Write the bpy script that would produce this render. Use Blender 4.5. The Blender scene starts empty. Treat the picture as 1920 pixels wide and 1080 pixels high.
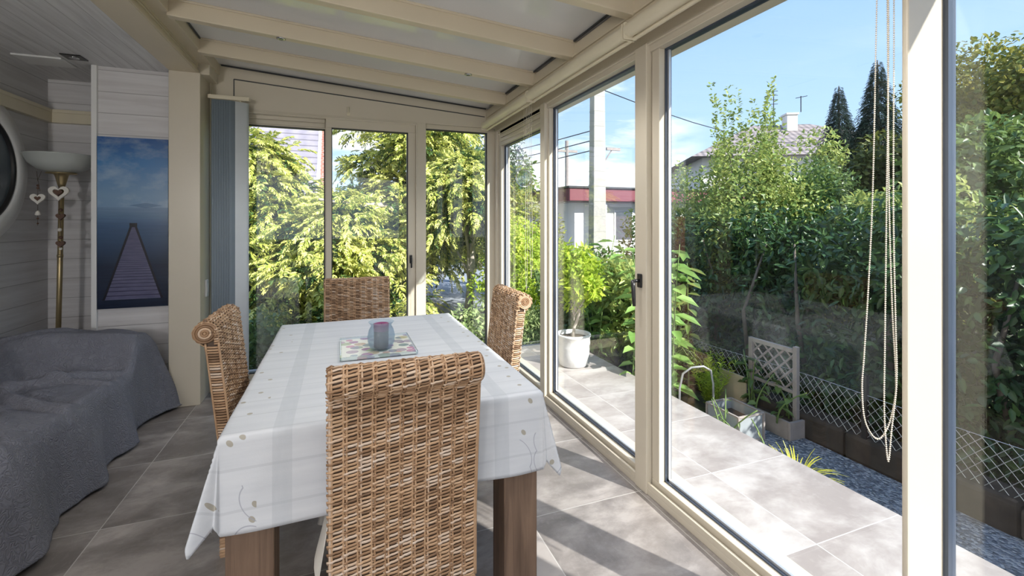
import bpy, math, random
import numpy as np
from mathutils import Vector, Matrix, noise as mnoise

random.seed(7)
RNG = np.random.default_rng(11)
SC = bpy.context.scene
COL = SC.collection
PI = math.pi
GZ = -0.35          # garden ground level

# ------------------------------------------------------------------ node helpers
def new_mat(name):
    m = bpy.data.materials.new(name); m.use_nodes = True
    m.node_tree.nodes.clear()
    return m, m.node_tree

class NT:
    def __init__(s, nt): s.nt = nt
    def n(s, t, **kw):
        x = s.nt.nodes.new(t)
        for k, v in kw.items(): setattr(x, k, v)
        return x
    def link(s, a, b): s.nt.links.new(a, b)
    def setin(s, sock, v):
        if isinstance(v, bpy.types.NodeSocket): s.link(v, sock)
        elif v is not None:
            if sock.type == 'RGBA' and len(v) == 3: v = (*v, 1)
            sock.default_value = v
    def math(s, op, a, b=None, c=None, clamp=False):
        x = s.n('ShaderNodeMath', operation=op, use_clamp=clamp)
        s.setin(x.inputs[0], a)
        if b is not None: s.setin(x.inputs[1], b)
        if c is not None: s.setin(x.inputs[2], c)
        return x.outputs[0]
    def mix(s, f, a, b, blend='MIX'):
        x = s.n('ShaderNodeMix', data_type='RGBA', blend_type=blend)
        s.setin(x.inputs[0], f); s.setin(x.inputs[6], a); s.setin(x.inputs[7], b)
        return x.outputs[2]
    def coord(s, which='Object'):
        return s.n('ShaderNodeTexCoord').outputs[which]
    def sep(s, v):
        x = s.n('ShaderNodeSeparateXYZ'); s.link(v, x.inputs[0]); return x.outputs
    def comb(s, a, b, c):
        x = s.n('ShaderNodeCombineXYZ')
        for i, q in enumerate((a, b, c)): s.setin(x.inputs[i], q)
        return x.outputs[0]
    def mapping(s, v, scale=(1, 1, 1), loc=(0, 0, 0), rot=(0, 0, 0)):
        x = s.n('ShaderNodeMapping'); s.link(v, x.inputs[0])
        x.inputs['Location'].default_value = loc; x.inputs['Scale'].default_value = scale
        x.inputs['Rotation'].default_value = rot
        return x.outputs[0]
    def noise(s, v, scale, detail=4, rough=.55, dist=0.0):
        x = s.n('ShaderNodeTexNoise'); s.link(v, x.inputs['Vector'])
        x.inputs['Scale'].default_value = scale; x.inputs['Detail'].default_value = detail
        x.inputs['Roughness'].default_value = rough; x.inputs['Distortion'].default_value = dist
        return x.outputs[0]
    def voro(s, v, scale, feature='F1', rnd=1.0, out='Distance', dim='3D'):
        x = s.n('ShaderNodeTexVoronoi', feature=feature, voronoi_dimensions=dim); s.link(v, x.inputs['Vector'])
        x.inputs['Scale'].default_value = scale; x.inputs['Randomness'].default_value = rnd
        return x.outputs[out]
    def ramp(s, f, stops, interp='LINEAR'):
        x = s.n('ShaderNodeValToRGB'); x.color_ramp.interpolation = interp
        e = x.color_ramp.elements
        while len(e) < len(stops): e.new(.5)
        for i, (p, c) in enumerate(stops):
            e[i].position = p; e[i].color = (*c, 1) if len(c) == 3 else c
        s.setin(x.inputs[0], f)
        return x.outputs[0]
    def bump(s, h, strength=.3, dist=.01):
        x = s.n('ShaderNodeBump'); s.setin(x.inputs['Height'], h)
        x.inputs['Strength'].default_value = strength; x.inputs['Distance'].default_value = dist
        return x.outputs[0]
    def pbr(s, color, rough=.5, normal=None, metal=0.0, spec=.5, coat=0.0, trans=None):
        b = s.n('ShaderNodeBsdfPrincipled')
        s.setin(b.inputs['Base Color'], color); s.setin(b.inputs['Roughness'], rough)
        b.inputs['Metallic'].default_value = metal
        b.inputs['Specular IOR Level'].default_value = spec
        b.inputs['Coat Weight'].default_value = coat
        if normal is not None: s.link(normal, b.inputs['Normal'])
        return b.outputs[0]
    def out(s, sh):
        o = s.n('ShaderNodeOutputMaterial'); s.link(sh, o.inputs[0])

def simple(name, color, rough=.5, metal=0.0, spec=.5, var=.06, scale=6., bump=0.0, bscale=60., coat=0.0):
    m, nt = new_mat(name); t = NT(nt)
    co = t.coord()
    nz = t.noise(co, scale, 3)
    dark = tuple(max(0, c * (1 - var * 2)) for c in color)
    lite = tuple(min(1, c * (1 + var * 2)) for c in color)
    c = t.mix(nz, dark, lite)
    nrm = t.bump(t.noise(co, bscale, 3), bump, .004) if bump else None
    t.out(t.pbr(c, rough, nrm, metal, spec, coat))
    return m

def plank_mat(name, axis, grain, pitch, base, dark, off=0.0, groove=.035):
    m, nt = new_mat(name); t = NT(nt)
    co = t.coord(); s = t.sep(co)
    a = t.math('DIVIDE', t.math('ADD', s[axis], off), pitch)
    fr = t.math('FRACT', a); idx = t.math('FLOOR', a)
    sc = [26, 26, 26]; sc[grain] = 1.6
    offv = t.comb(t.math('MULTIPLY', idx, 3.7), t.math('MULTIPLY', idx, 5.1), t.math('MULTIPLY', idx, 2.3))
    va = t.n('ShaderNodeVectorMath', operation='ADD'); t.link(t.mapping(co, tuple(sc)), va.inputs[0]); t.link(offv, va.inputs[1])
    g = t.noise(va.outputs[0], 1.0, 5, .6, .4)
    g2 = t.noise(co, 1.3, 2)
    c = t.mix(t.ramp(g, [(.3, (0, 0, 0)), (.62, (1, 1, 1))]), dark, base)
    c = t.mix(t.math('MULTIPLY', g2, .25), c, tuple(x * .8 for x in base))
    gr = t.math('LESS_THAN', fr, groove)
    c = t.mix(t.math('MULTIPLY', gr, .55), c, tuple(x * .35 for x in dark))
    h = t.math('SUBTRACT', t.math('MULTIPLY', g, .15), gr)
    t.out(t.pbr(c, .55, t.bump(h, .5, .004)))
    return m

def tile_mat(name, ox, oy, px, py, c1, c2, c3, grout, rough=.38):
    m, nt = new_mat(name); t = NT(nt)
    co = t.coord(); s = t.sep(co)
    ax = t.math('DIVIDE', t.math('SUBTRACT', s[0], ox), px); ay = t.math('DIVIDE', t.math('SUBTRACT', s[1], oy), py)
    fx = t.math('ABSOLUTE', t.math('SUBTRACT', t.math('FRACT', ax), .5)); fy = t.math('ABSOLUTE', t.math('SUBTRACT', t.math('FRACT', ay), .5))
    gx = t.math('GREATER_THAN', fx, .5 - .0022 / px); gy = t.math('GREATER_THAN', fy, .5 - .0022 / py)
    g = t.math('MAXIMUM', gx, gy)
    ix = t.math('FLOOR', ax); iy = t.math('FLOOR', ay)
    off = t.comb(t.math('MULTIPLY', ix, 4.3), t.math('MULTIPLY', iy, 7.7), 0.)
    va = t.n('ShaderNodeVectorMath', operation='ADD'); t.link(t.mapping(co, (1.0, 1.7, 1), rot=(0, 0, .5)), va.inputs[0]); t.link(off, va.inputs[1])
    n1 = t.noise(va.outputs[0], 2.2, 8, .66, .25)
    n2 = t.noise(va.outputs[0], 11., 5, .65, .3)
    c = t.ramp(n1, [(.40, c1), (.5, c2), (.60, c3)])
    c = t.mix(t.math('MULTIPLY', n2, .5), c, c2)
    sp = t.noise(t.mapping(co, (60, 20, 1)), 1., 3)
    c = t.mix(t.math('MULTIPLY', t.math('GREATER_THAN', sp, .62), .12), c, c3)
    c = t.mix(g, c, grout)
    rr = t.math('ADD', t.math('MULTIPLY', n2, .22), rough - .1)
    t.out(t.pbr(c, rr, t.bump(t.math('SUBTRACT', t.math('MULTIPLY', n2, .2), g), .25, .003)))
    return m

def glass_mat(name, tint=(.98, .99, .985), f0=.04):
    m, nt = new_mat(name); t = NT(nt)
    lw = t.n('ShaderNodeLayerWeight'); lw.inputs[0].default_value = .5
    p = t.math('POWER', lw.outputs['Facing'], 5.)
    f = t.math('ADD', t.math('MULTIPLY', p, .9), f0, clamp=True)
    tr = t.n('ShaderNodeBsdfTransparent'); tr.inputs[0].default_value = (*tint, 1)
    gl = t.n('ShaderNodeBsdfGlossy'); gl.inputs['Roughness'].default_value = 0.0; gl.inputs[0].default_value = (1, 1, 1, 1)
    mx = t.n('ShaderNodeMixShader'); t.link(f, mx.inputs[0]); t.link(tr.outputs[0], mx.inputs[1]); t.link(gl.outputs[0], mx.inputs[2])
    t.out(mx.outputs[0])
    return m

def leaf_mat(name, cols, rough=.45, trans=.3, spec=.4):
    m, nt = new_mat(name); t = NT(nt)
    geo = t.n('ShaderNodeNewGeometry')
    r = geo.outputs['Random Per Island']
    n = t.noise(t.coord(), 1.4, 2)
    f = t.math('ADD', t.math('MULTIPLY', r, .6), t.math('MULTIPLY', n, .4), clamp=True)
    k = len(cols)
    c = t.ramp(f, [(.12 + .76 * i / (k - 1), cc) for i, cc in enumerate(cols)])
    p = t.pbr(c, rough, spec=spec)
    tl = t.n('ShaderNodeBsdfTranslucent'); t.link(t.mix(.5, c, tuple(min(1, x * 1.5) for x in cols[-1])), tl.inputs[0])
    mx = t.n('ShaderNodeMixShader'); mx.inputs[0].default_value = trans
    t.link(p, mx.inputs[1]); t.link(tl.outputs[0], mx.inputs[2])
    t.out(mx.outputs[0])
    return m

def island_mat(name, cols, rough=.5, spec=.4, extra=None):
    m, nt = new_mat(name); t = NT(nt)
    geo = t.n('ShaderNodeNewGeometry')
    n = t.noise(t.coord(), 9., 4)
    f = t.math('ADD', t.math('MULTIPLY', geo.outputs['Random Per Island'], .55), t.math('MULTIPLY', n, .5), clamp=True)
    k = len(cols)
    c = t.ramp(f, [(.15 + .7 * i / (k - 1), cc) for i, cc in enumerate(cols)])
    t.out(t.pbr(c, rough, t.bump(t.noise(t.mapping(t.coord(), (40, 300, 300)), 1., 2), .15, .002), spec=spec))
    return m

# ------------------------------------------------------------------ mesh helpers
class MB:
    def __init__(s): s.v = []; s.f = []
    def box(s, x0, x1, y0, y1, z0, z1):
        b = len(s.v)
        s.v += [(x0, y0, z0), (x1, y0, z0), (x1, y1, z0), (x0, y1, z0), (x0, y0, z1), (x1, y0, z1), (x1, y1, z1), (x0, y1, z1)]
        s.f += [tuple(b + i for i in q) for q in ((3, 2, 1, 0), (4, 5, 6, 7), (0, 1, 5, 4), (1, 2, 6, 5), (2, 3, 7, 6), (3, 0, 4, 7))]
        return s
    def obox(s, c, size, m3):
        b = len(s.v); h = [q / 2 for q in size]; c = Vector(c)
        for dz in (-1, 1):
            for dx, dy in ((-1, -1), (1, -1), (1, 1), (-1, 1)):
                s.v.append(tuple(c + m3 @ Vector((dx * h[0], dy * h[1], dz * h[2]))))
        s.f += [tuple(b + i for i in q) for q in ((3, 2, 1, 0), (4, 5, 6, 7), (0, 1, 5, 4), (1, 2, 6, 5), (2, 3, 7, 6), (3, 0, 4, 7))]
        return s
    def prism(s, poly, x0, x1, axis=0):
        """extrude a 2D polygon along an axis (poly given in the two other axes, in order)"""
        b = len(s.v); n = len(poly)
        for x in (x0, x1):
            for p in poly:
                q = list(p); q.insert(axis, x); s.v.append(tuple(q))
        s.f.append(tuple(b + i for i in range(n))[::-1]); s.f.append(tuple(b + n + i for i in range(n)))
        for i in range(n):
            j = (i + 1) % n; s.f.append((b + i, b + j, b + n + j, b + n + i))
        return s
    def tube(s, pts, r, n=8, caps=True, flat=None, closed=False):
        pts = [Vector(p) for p in pts]
        m = len(pts)
        rs = r if isinstance(r, (list, tuple)) else [r] * m
        b = len(s.v)
        prev = None
        for i, p in enumerate(pts):
            if closed: d = pts[(i + 1) % m] - pts[i - 1]
            else: d = pts[min(i + 1, m - 1)] - pts[max(i - 1, 0)]
            d = d.normalized() if d.length > 1e-9 else Vector((0, 0, 1))
            if flat is not None: u = Vector(flat)
            elif prev is None: u = Vector((0, 0, 1)) if abs(d.z) < .9 else Vector((1, 0, 0))
            else: u = prev
            w = d.cross(u)
            if w.length < 1e-6: w = d.orthogonal()
            w.normalize(); u = w.cross(d).normalized(); prev = u
            for k in range(n):
                a = 2 * PI * k / n
                s.v.append(tuple(p + (u * math.cos(a) + w * math.sin(a)) * rs[i]))
        segs = m if closed else m - 1
        for i in range(segs):
            i2 = (i + 1) % m
            for k in range(n):
                k2 = (k + 1) % n
                s.f.append((b + i * n + k, b + i * n + k2, b + i2 * n + k2, b + i2 * n + k))
        if caps and not closed:
            s.f.append(tuple(b + k for k in range(n))[::-1]); s.f.append(tuple(b + (m - 1) * n + k for k in range(n)))
        return s
    def lathe(s, prof, c=(0, 0, 0), n=32, axis='z'):
        b = len(s.v); m = len(prof)
        for (r, z) in prof:
            for k in range(n):
                a = 2 * PI * k / n
                if axis == 'z': s.v.append((c[0] + r * math.cos(a), c[1] + r * math.sin(a), c[2] + z))
                elif axis == 'x': s.v.append((c[0] + z, c[1] + r * math.cos(a), c[2] + r * math.sin(a)))
                else: s.v.append((c[0] + r * math.cos(a), c[1] + z, c[2] - r * math.sin(a)))
        for i in range(m - 1):
            for k in range(n):
                k2 = (k + 1) % n
                s.f.append((b + i * n + k, b + i * n + k2, b + (i + 1) * n + k2, b + (i + 1) * n + k))
        if prof[0][0] > 1e-6: s.f.append(tuple(b + k for k in range(n))[::-1])
        if prof[-1][0] > 1e-6: s.f.append(tuple(b + (m - 1) * n + k for k in range(n)))
        return s
    def ball(s, c, r, n=8, m=5):
        prof = [(max(1e-7, r * math.sin(PI * i / m)), -r * math.cos(PI * i / m)) for i in range(m + 1)]
        return s.lathe(prof, c, n)
    def grid(s, pts, nu, nv):
        b = len(s.v); s.v += [tuple(p) for p in pts]
        for i in range(nu - 1):
            for j in range(nv - 1):
                s.f.append((b + i * nv + j, b + (i + 1) * nv + j, b + (i + 1) * nv + j + 1, b + i * nv + j + 1))
        return s
    def build(s, name, mat, parent=None, smooth=False, bevel=0, solid=0, loc=None):
        me = bpy.data.meshes.new(name); me.from_pydata(s.v, [], s.f); me.update()
        o = bpy.data.objects.new(name, me); COL.objects.link(o)
        if mat: me.materials.append(mat)
        if smooth: me.shade_smooth()
        if bevel:
            md = o.modifiers.new('bevel', 'BEVEL'); md.width = bevel; md.segments = 2; md.limit_method = 'ANGLE'
        if solid:
            md = o.modifiers.new('solid', 'SOLIDIFY'); md.thickness = solid
        if parent: o.parent = parent
        if loc: o.location = loc
        return o

def tag(o, label=None, cat=None, group=None, kind=None):
    if label: o['label'] = label
    if cat: o['category'] = cat
    if group: o['group'] = group
    if kind: o['kind'] = kind
    return o

def empty(name, loc=(0, 0, 0), rz=0.0):
    o = bpy.data.objects.new(name, None); COL.objects.link(o)
    o.location = loc; o.rotation_euler = (0, 0, rz); o.empty_display_size = .1
    return o

def copy_tree(o, parent=None):
    c = o.copy(); COL.objects.link(c); c.parent = parent
    for ch in [x for x in o.children]: copy_tree(ch, c)
    return c

def np_mesh(name, V, F, mat, parent=None, smooth=False):
    me = bpy.data.meshes.new(name)
    k = F.shape[1]
    me.vertices.add(len(V)); me.vertices.foreach_set('co', V.astype(np.float32).ravel())
    me.loops.add(F.size); me.loops.foreach_set('vertex_index', F.astype(np.int32).ravel())
    me.polygons.add(len(F)); me.polygons.foreach_set('loop_start', np.arange(0, F.size, k, dtype=np.int32))
    try: me.polygons.foreach_set('loop_total', np.full(len(F), k, dtype=np.int32))
    except Exception: pass
    me.update(calc_edges=True); me.validate()
    if mat: me.materials.append(mat)
    if smooth: me.shade_smooth()
    o = bpy.data.objects.new(name, me); COL.objects.link(o)
    if parent: o.parent = parent
    return o

def norm(a): return a / np.maximum(1e-9, np.linalg.norm(a, axis=1, keepdims=True))

def leaves(name, pos, d, n, L, W, mat, parent=None, fold=.12, curl=.15):
    d = norm(d); n = n - (n * d).sum(1, keepdims=True) * d; n = norm(n)
    sd = np.cross(d, n)
    L = np.asarray(L).reshape(-1, 1) * np.ones((len(pos), 1)); W = np.asarray(W).reshape(-1, 1) * np.ones((len(pos), 1))
    b = pos; tip = pos + d * L - n * L * curl
    q1 = pos + d * L * .3 ; q2 = pos + d * L * .68 - n * L * curl * .3
    V = np.stack([b, q1 + sd * W * .5 + n * W * fold, q2 + sd * W * .42 + n * W * fold, tip, q2 - sd * W * .42 + n * W * fold, q1 - sd * W * .5 + n * W * fold], 1).reshape(-1, 3)
    i = np.arange(len(pos))[:, None] * 6
    F = np.concatenate([i + np.array([[0, 1, 2, 3]]), i + np.array([[0, 3, 4, 5]])], 0)
    return np_mesh(name, V, F, mat, parent)

def blob_leaves(blobs, N, inner=.72, outdir=.6, down=.25, jit=.7):
    B = np.array(blobs, float)
    w = B[:, 3] ** 2; w /= w.sum()
    idx = RNG.choice(len(B), N, p=w)
    u = norm(RNG.normal(size=(N, 3)))
    r = B[idx, 3][:, None] * (inner + (1.08 - inner) * RNG.random((N, 1)) ** .7)
    pos = B[idx, :3] + u * r * np.array([[1, 1, .9]])
    rnd = norm(RNG.normal(size=(N, 3)))
    d = u * outdir + rnd * .75 + np.array([[0, 0, -down]])
    n = u + RNG.normal(size=(N, 3)) * jit * .6 + np.array([[0, 0, .5]])
    return pos, d, n

def ell_blobs(c, rad, nb, br, shell=.45):
    out = []
    for _ in range(nb):
        u = norm(RNG.normal(size=(1, 3)))[0]
        k = shell + (1 - shell) * RNG.random()
        p = np.array(c) + u * np.array(rad) * k
        out.append((p[0], p[1], p[2], br * (.6 + .7 * RNG.random())))
    return out

def branchy_trunk(mb, base, top, r0, ends, r1=.3):
    base = Vector(base); top = Vector(top)
    pts = []
    for i in range(9):
        t = i / 8
        p = base.lerp(top, t) + Vector((math.sin(t * 5 + base.x) * .06, math.cos(t * 4 + base.y) * .06, 0)) * (1 if 0 < i else 0)
        pts.append(p)
    mb.tube(pts, [r0 * (1 - .75 * i / 8) for i in range(9)], 8)
    for e in ends:
        e = Vector(e)
        k = random.uniform(.25, .85); s = base.lerp(top, k)
        mid = s.lerp(e, .5) + Vector((random.uniform(-.1, .1), random.uniform(-.1, .1), random.uniform(0, .15)))
        rr = r0 * (1 - .75 * k) * .5
        mb.tube([s, mid, e], [rr, rr * .6, rr * .25], 6)

# ------------------------------------------------------------------ materials
M = {}
M['frame'] = simple('frame_beige', (.58, .525, .425), .38, var=.02, scale=3, coat=.1)
M['frame_ext'] = M['frame']
M['rafter'] = simple('rafter_beige', (.61, .535, .405), .42, var=.02, scale=3)
M['panel'] = simple('ceiling_panel_white', (.66, .665, .665), .13, var=.02, scale=2, spec=.6)
M['dark'] = simple('dark_seal', (.03, .033, .038), .5, var=.1)
M['navy'] = simple('navy_seal', (.045, .06, .09), .4, var=.1)
M['alu'] = simple('alu_strip', (.62, .63, .65), .3, metal=.6, var=.05)
M['tile'] = tile_mat('floor_tiles', -.99, 1.92, .6, .6, (.15, .132, .122), (.238, .214, .20), (.375, .343, .322), (.44, .42, .40), .40)
M['tile_out'] = tile_mat('terrace_tiles', 1.88, 1.34, .6, .58, (.27, .235, .22), (.37, .335, .315), (.50, .465, .445), (.58, .55, .53), .6)
M['wall'] = plank_mat('whitewashed_planks', 2, 0, .152, (.66, .65, .66), (.53, .51, .52))
M['wall_l'] = plank_mat('whitewashed_planks_left', 2, 1, .152, (.60, .60, .61), (.48, .47, .475))
M['ceil_l'] = plank_mat('whitewashed_ceiling', 0, 1, .125, (.70, .70, .71), (.52, .51, .52), groove=.03)
M['white'] = simple('white_paint', (.72, .72, .72), .4, var=.02)
M['black'] = simple('black_plastic', (.012, .012, .014), .3, var=.1)
M['chrome'] = simple('chrome', (.6, .6, .62), .2, metal=1.0, var=.05)
M['glass'] = glass_mat('window_glass')
M['glass_dark'] = glass_mat('window_glass_porthole', (.75, .78, .8), .08)
M['rattan'] = island_mat('rattan', [(.11, .06, .032), (.28, .165, .09), (.46, .30, .18), (.56, .46, .38)], .48)
M['rattan_core'] = simple('rattan_core', (.07, .042, .027), .7, var=.2, bump=.4)
M['slat'] = simple('blind_fabric_lit', (.70, .75, .80), .7, var=.04, bump=.1)  # front slat: window light put into a paler colour
M['slat_shaded'] = simple('blind_fabric_shaded', (.21, .26, .31), .7, var=.04, bump=.1)  # same fabric, shade of the stacked slats put into the colour
M['cream'] = simple('cream_plastic', (.66, .60, .46), .4, var=.04)
M['brass'] = simple('brushed_brass', (.42, .33, .18), .35, metal=.7, var=.1)
M['frosted'] = simple('frosted_bowl', (.52, .55, .53), .4, var=.04)
M['heartwhite'] = simple('white_wood', (.75, .72, .66), .6, var=.05)
M['heartbrown'] = simple('brown_wood', (.11, .055, .035), .6, var=.1)
M['string'] = simple('dark_string', (.08, .06, .05), .8)
M['pot'] = simple('white_pot', (.68, .68, .68), .7, var=.08, scale=25, bump=.5, bscale=40)
M['soil'] = simple('soil', (.06, .042, .03), .95, var=.3, scale=30, bump=.6)
M['bark'] = simple('bark', (.14, .115, .09), .9, var=.3, scale=14, bump=.8, bscale=25)
M['palebark'] = simple('pale_bark', (.42, .37, .32), .85, var=.25, scale=14, bump=.6, bscale=25)
M['concrete'] = simple('pole_concrete', (.42, .405, .38), .85, var=.12, scale=5, bump=.4)
M['greywood'] = simple('weathered_wood', (.33, .29, .27), .8, var=.15, scale=12, bump=.4)
M['wire'] = simple('galvanised_wire', (.50, .52, .52), .45, metal=.5)
M['stone'] = simple('dark_stone', (.05, .04, .032), .95, var=.4, scale=7, bump=1.0, bscale=18)
M['bead'] = simple('bead_plastic', (.66, .60, .50), .35, var=.03)

def wood_mat(name, a, b, gr=2):
    m, nt = new_mat(name); t = NT(nt)
    sc = [28, 28, 28]; sc[gr] = 1.5
    g = t.noise(t.mapping(t.coord(), tuple(sc)), 1., 5, .6, 1.)
    t.out(t.pbr(t.ramp(g, [(.3, a), (.7, b)]), .5, t.bump(g, .2, .003)))
    return m
M['tablewood'] = wood_mat('table_wood', (.085, .052, .034), (.20, .13, .088))

# gravel
m, nt = new_mat('gravel'); t = NT(nt)
v = t.voro(t.coord(), 60., out='Color'); vd = t.voro(t.coord(), 60.)
sv = t.sep(v)
t.out(t.pbr(t.ramp(sv[0], [(0, (.10, .12, .15)), (.6, (.24, .27, .32)), (1, (.46, .49, .53))]), .9, t.bump(t.math('MULTIPLY', vd, -1.), 1., .02)))
M['gravel'] = m
# lawn / earth
m, nt = new_mat('garden_earth'); t = NT(nt)
n1 = t.noise(t.coord(), 2.5, 6)
t.out(t.pbr(t.ramp(n1, [(.35, (.05, .04, .028)), (.5, (.07, .085, .03)), (.7, (.12, .15, .045))]), .95, t.bump(n1, .6, .05)))
M['earth'] = m
M['road'] = simple('asphalt', (.30, .33, .38), .8, var=.08, scale=3, bump=.3)

# tablecloth
m, nt = new_mat('tablecloth_print'); t = NT(nt)
co = t.coord(); s = t.sep(co)
base = t.mix(t.noise(t.mapping(co, (2., 26., 26.)), 1., 4, .6), (.43, .455, .50), (.61, .63, .66))
# plank like lines across
fl = t.math('FRACT', t.math('DIVIDE', t.math('ADD', s[1], s[2]), .118))
base = t.mix(t.math('MULTIPLY', t.math('LESS_THAN', fl, .07), .35), base, (.36, .38, .42))
# two grey bands running the length
def band(x0, w):
    d = t.math('ABSOLUTE', t.math('SUBTRACT', s[0], x0))
    return t.math('SUBTRACT', 1., t.math('DIVIDE', d, w), clamp=True)
for x0 in (-.155, .515):
    b_ = t.math('MULTIPLY', t.math('GREATER_THAN', band(x0, .026), .001), .42)
    b_ = t.math('MULTIPLY', b_, t.math('ADD', .5, t.noise(t.mapping(co, (60., 14., 14.)), 1., 3)))
    base = t.mix(b_, base, (.38, .41, .45))
# soft flowers: small khaki stars and rings towards the side edges
edge = t.math('GREATER_THAN', t.math('ABSOLUTE', t.math('SUBTRACT', s[0], .18)), .40)
fc = t.comb(t.math('ADD', s[0], t.math('MULTIPLY', s[2], .35)), t.math('ADD', s[1], t.math('MULTIPLY', s[2], .8)), 0.)
vd = t.voro(fc, 10.5, rnd=.8, dim='2D')
star = t.math('MULTIPLY', t.math('LESS_THAN', vd, .085), edge)
base = t.mix(t.math('MULTIPLY', star, .75), base, (.26, .23, .16))
vr = t.voro(fc, 8.5, rnd=.9, dim='2D')
ring = t.math('LESS_THAN', t.math('ABSOLUTE', t.math('SUBTRACT', vr, .42)), .012)
low = t.math('LESS_THAN', s[2], .62)
base = t.mix(t.math('MULTIPLY', t.math('MULTIPLY', ring, edge), t.math('MULTIPLY', low, .8)), base, (.30, .31, .37))
t.out(t.pbr(base, .5, t.bump(t.noise(co, 220., 2), .08, .002), spec=.35))
M['cloth'] = m

# sofa throw: embossed matelasse
m, nt = new_mat('quilted_throw'); t = NT(nt)
co = t.coord()
w = t.noise(co, 9., 2, .5)
dv = t.comb(t.math('MULTIPLY', w, .16), t.math('MULTIPLY', t.noise(t.mapping(co, loc=(5, 3, 1)), 9., 2), .16), 0.)
va = t.n('ShaderNodeVectorMath', operation='ADD'); t.link(co, va.inputs[0]); t.link(dv, va.inputs[1])
n_ = t.noise(co, 20., 1, .5, 1.2)
h = t.math('ABSOLUTE', t.math('SINE', t.math('MULTIPLY', n_, 26.)))
h2 = t.noise(co, 60., 3, .6, 1.)
hh = t.math('ADD', t.math('POWER', h, .6), t.math('MULTIPLY', h2, .5))
c = t.mix(t.noise(co, 3., 3), (.135, .14, .172), (.215, .222, .262))
t.out(t.pbr(c, .75, t.bump(hh, .55, .008), spec=.3))
M['throw'] = m
M['cushion'] = simple('charcoal_cushion', (.10, .10, .135), .8, var=.1, scale=20, bump=.3)

# jetty picture
m, nt = new_mat('jetty_print'); t = NT(nt)
s = t.sep(t.coord()); U = t.math('DIVIDE', s[0], .415); Vv = t.math('DIVIDE', s[2], 1.22)   # object space, origin bottom left
sky = t.ramp(Vv, [(0, (.004, .005, .016)), (.25, (.006, .012, .036)), (.48, (.05, .12, .25)), (.58, (.17, .29, .46)), (.66, (.18, .31, .48)), (.85, (.05, .19, .44)), (1, (.015, .085, .28))])
cl = t.noise(t.mapping(t.coord(), (5., 1., 9.)), 1., 5, .6)
up = t.math('GREATER_THAN', Vv, .59)
sky = t.mix(t.math('MULTIPLY', t.math('MULTIPLY', t.math('SUBTRACT', cl, .45, clamp=True), 1.6), up, clamp=True), sky, (.50, .60, .70))
rip = t.noise(t.mapping(t.coord(), (4., 1., 60.)), 1., 3)
sky = t.mix(t.math('MULTIPLY', t.math('MULTIPLY', t.math('SUBTRACT', 1., up), rip), .5), sky, (.02, .045, .10))
isl = t.math('MULTIPLY', t.math('LESS_THAN', t.math('ABSOLUTE', t.math('SUBTRACT', Vv, .602)), t.math('MULTIPLY', .016, t.math('SUBTRACT', 1., t.math('ABSOLUTE', t.math('DIVIDE', t.math('SUBTRACT', U, .68), .24)), clamp=True))), 1.)
sky = t.mix(t.math('MULTIPLY', isl, .55), sky, (.05, .11, .22))
hw = t.math('MULTIPLY_ADD', t.math('SUBTRACT', .48, Vv), .88, .05)
dx = t.math('ABSOLUTE', t.math('SUBTRACT', U, .5))
pier = t.math('MULTIPLY', t.math('LESS_THAN', dx, hw), t.math('MULTIPLY', t.math('LESS_THAN', Vv, .48), t.math('GREATER_THAN', Vv, .05)))
inner = t.math('LESS_THAN', dx, t.math('SUBTRACT', hw, .035))
pl = t.math('FRACT', t.math('DIVIDE', 11., t.math('SUBTRACT', .62, Vv)))
deck = t.mix(t.noise(t.mapping(t.coord(), (12., 1., 60.)), 1., 3), (.055, .055, .12), (.16, .16, .27))
deck = t.mix(t.math('MULTIPLY', t.math('LESS_THAN', pl, .2), .75), deck, (.012, .012, .035))
deck = t.mix(t.math('SUBTRACT', 1., inner), deck, (.008, .008, .02))
c = t.mix(pier, sky, deck)
post = t.math('MULTIPLY', t.math('LESS_THAN', dx, .055), t.math('LESS_THAN', t.math('ABSOLUTE', t.math('SUBTRACT', Vv, .486)), .012))
c = t.mix(post, c, (.005, .006, .015))
t.out(t.pbr(c, .22))
M['jetty'] = m

# floral tray
m, nt = new_mat('floral_tray'); t = NT(nt)
co = t.coord(); v = t.voro(co, 19., out='Color'); vd = t.voro(co, 19.); s = t.sep(v)
fl = t.ramp(s[0], [(0, (.30, .06, .30)), (.3, (.12, .20, .25)), (.5, (.38, .45, .18)), (.7, (.45, .12, .28)), (1, (.20, .30, .38))])
c = t.mix(t.math('LESS_THAN', vd, .52), (.66, .67, .64), fl)
c = t.mix(t.math('MULTIPLY', t.noise(co, 60., 3), .4), c, (.7, .72, .72))
t.out(t.pbr(c, .12))
M['tray'] = m
# candle jar glass
m, nt = new_mat('frosted_jar'); t = NT(nt)
tr = t.n('ShaderNodeBsdfTransparent'); tr.inputs[0].default_value = (.82, .88, .92, 1)
df = t.pbr((.62, .68, .74), .25)
mx = t.n('ShaderNodeMixShader'); mx.inputs[0].default_value = .17
t.link(tr.outputs[0], mx.inputs[1]); t.link(df, mx.inputs[2]); t.out(mx.outputs[0])
M['jar'] = m
M['candle'] = simple('purple_candle', (.19, .015, .11), .45)
M['candle_dark'] = simple('candle_dark', (.03, .035, .045), .5)
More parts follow.
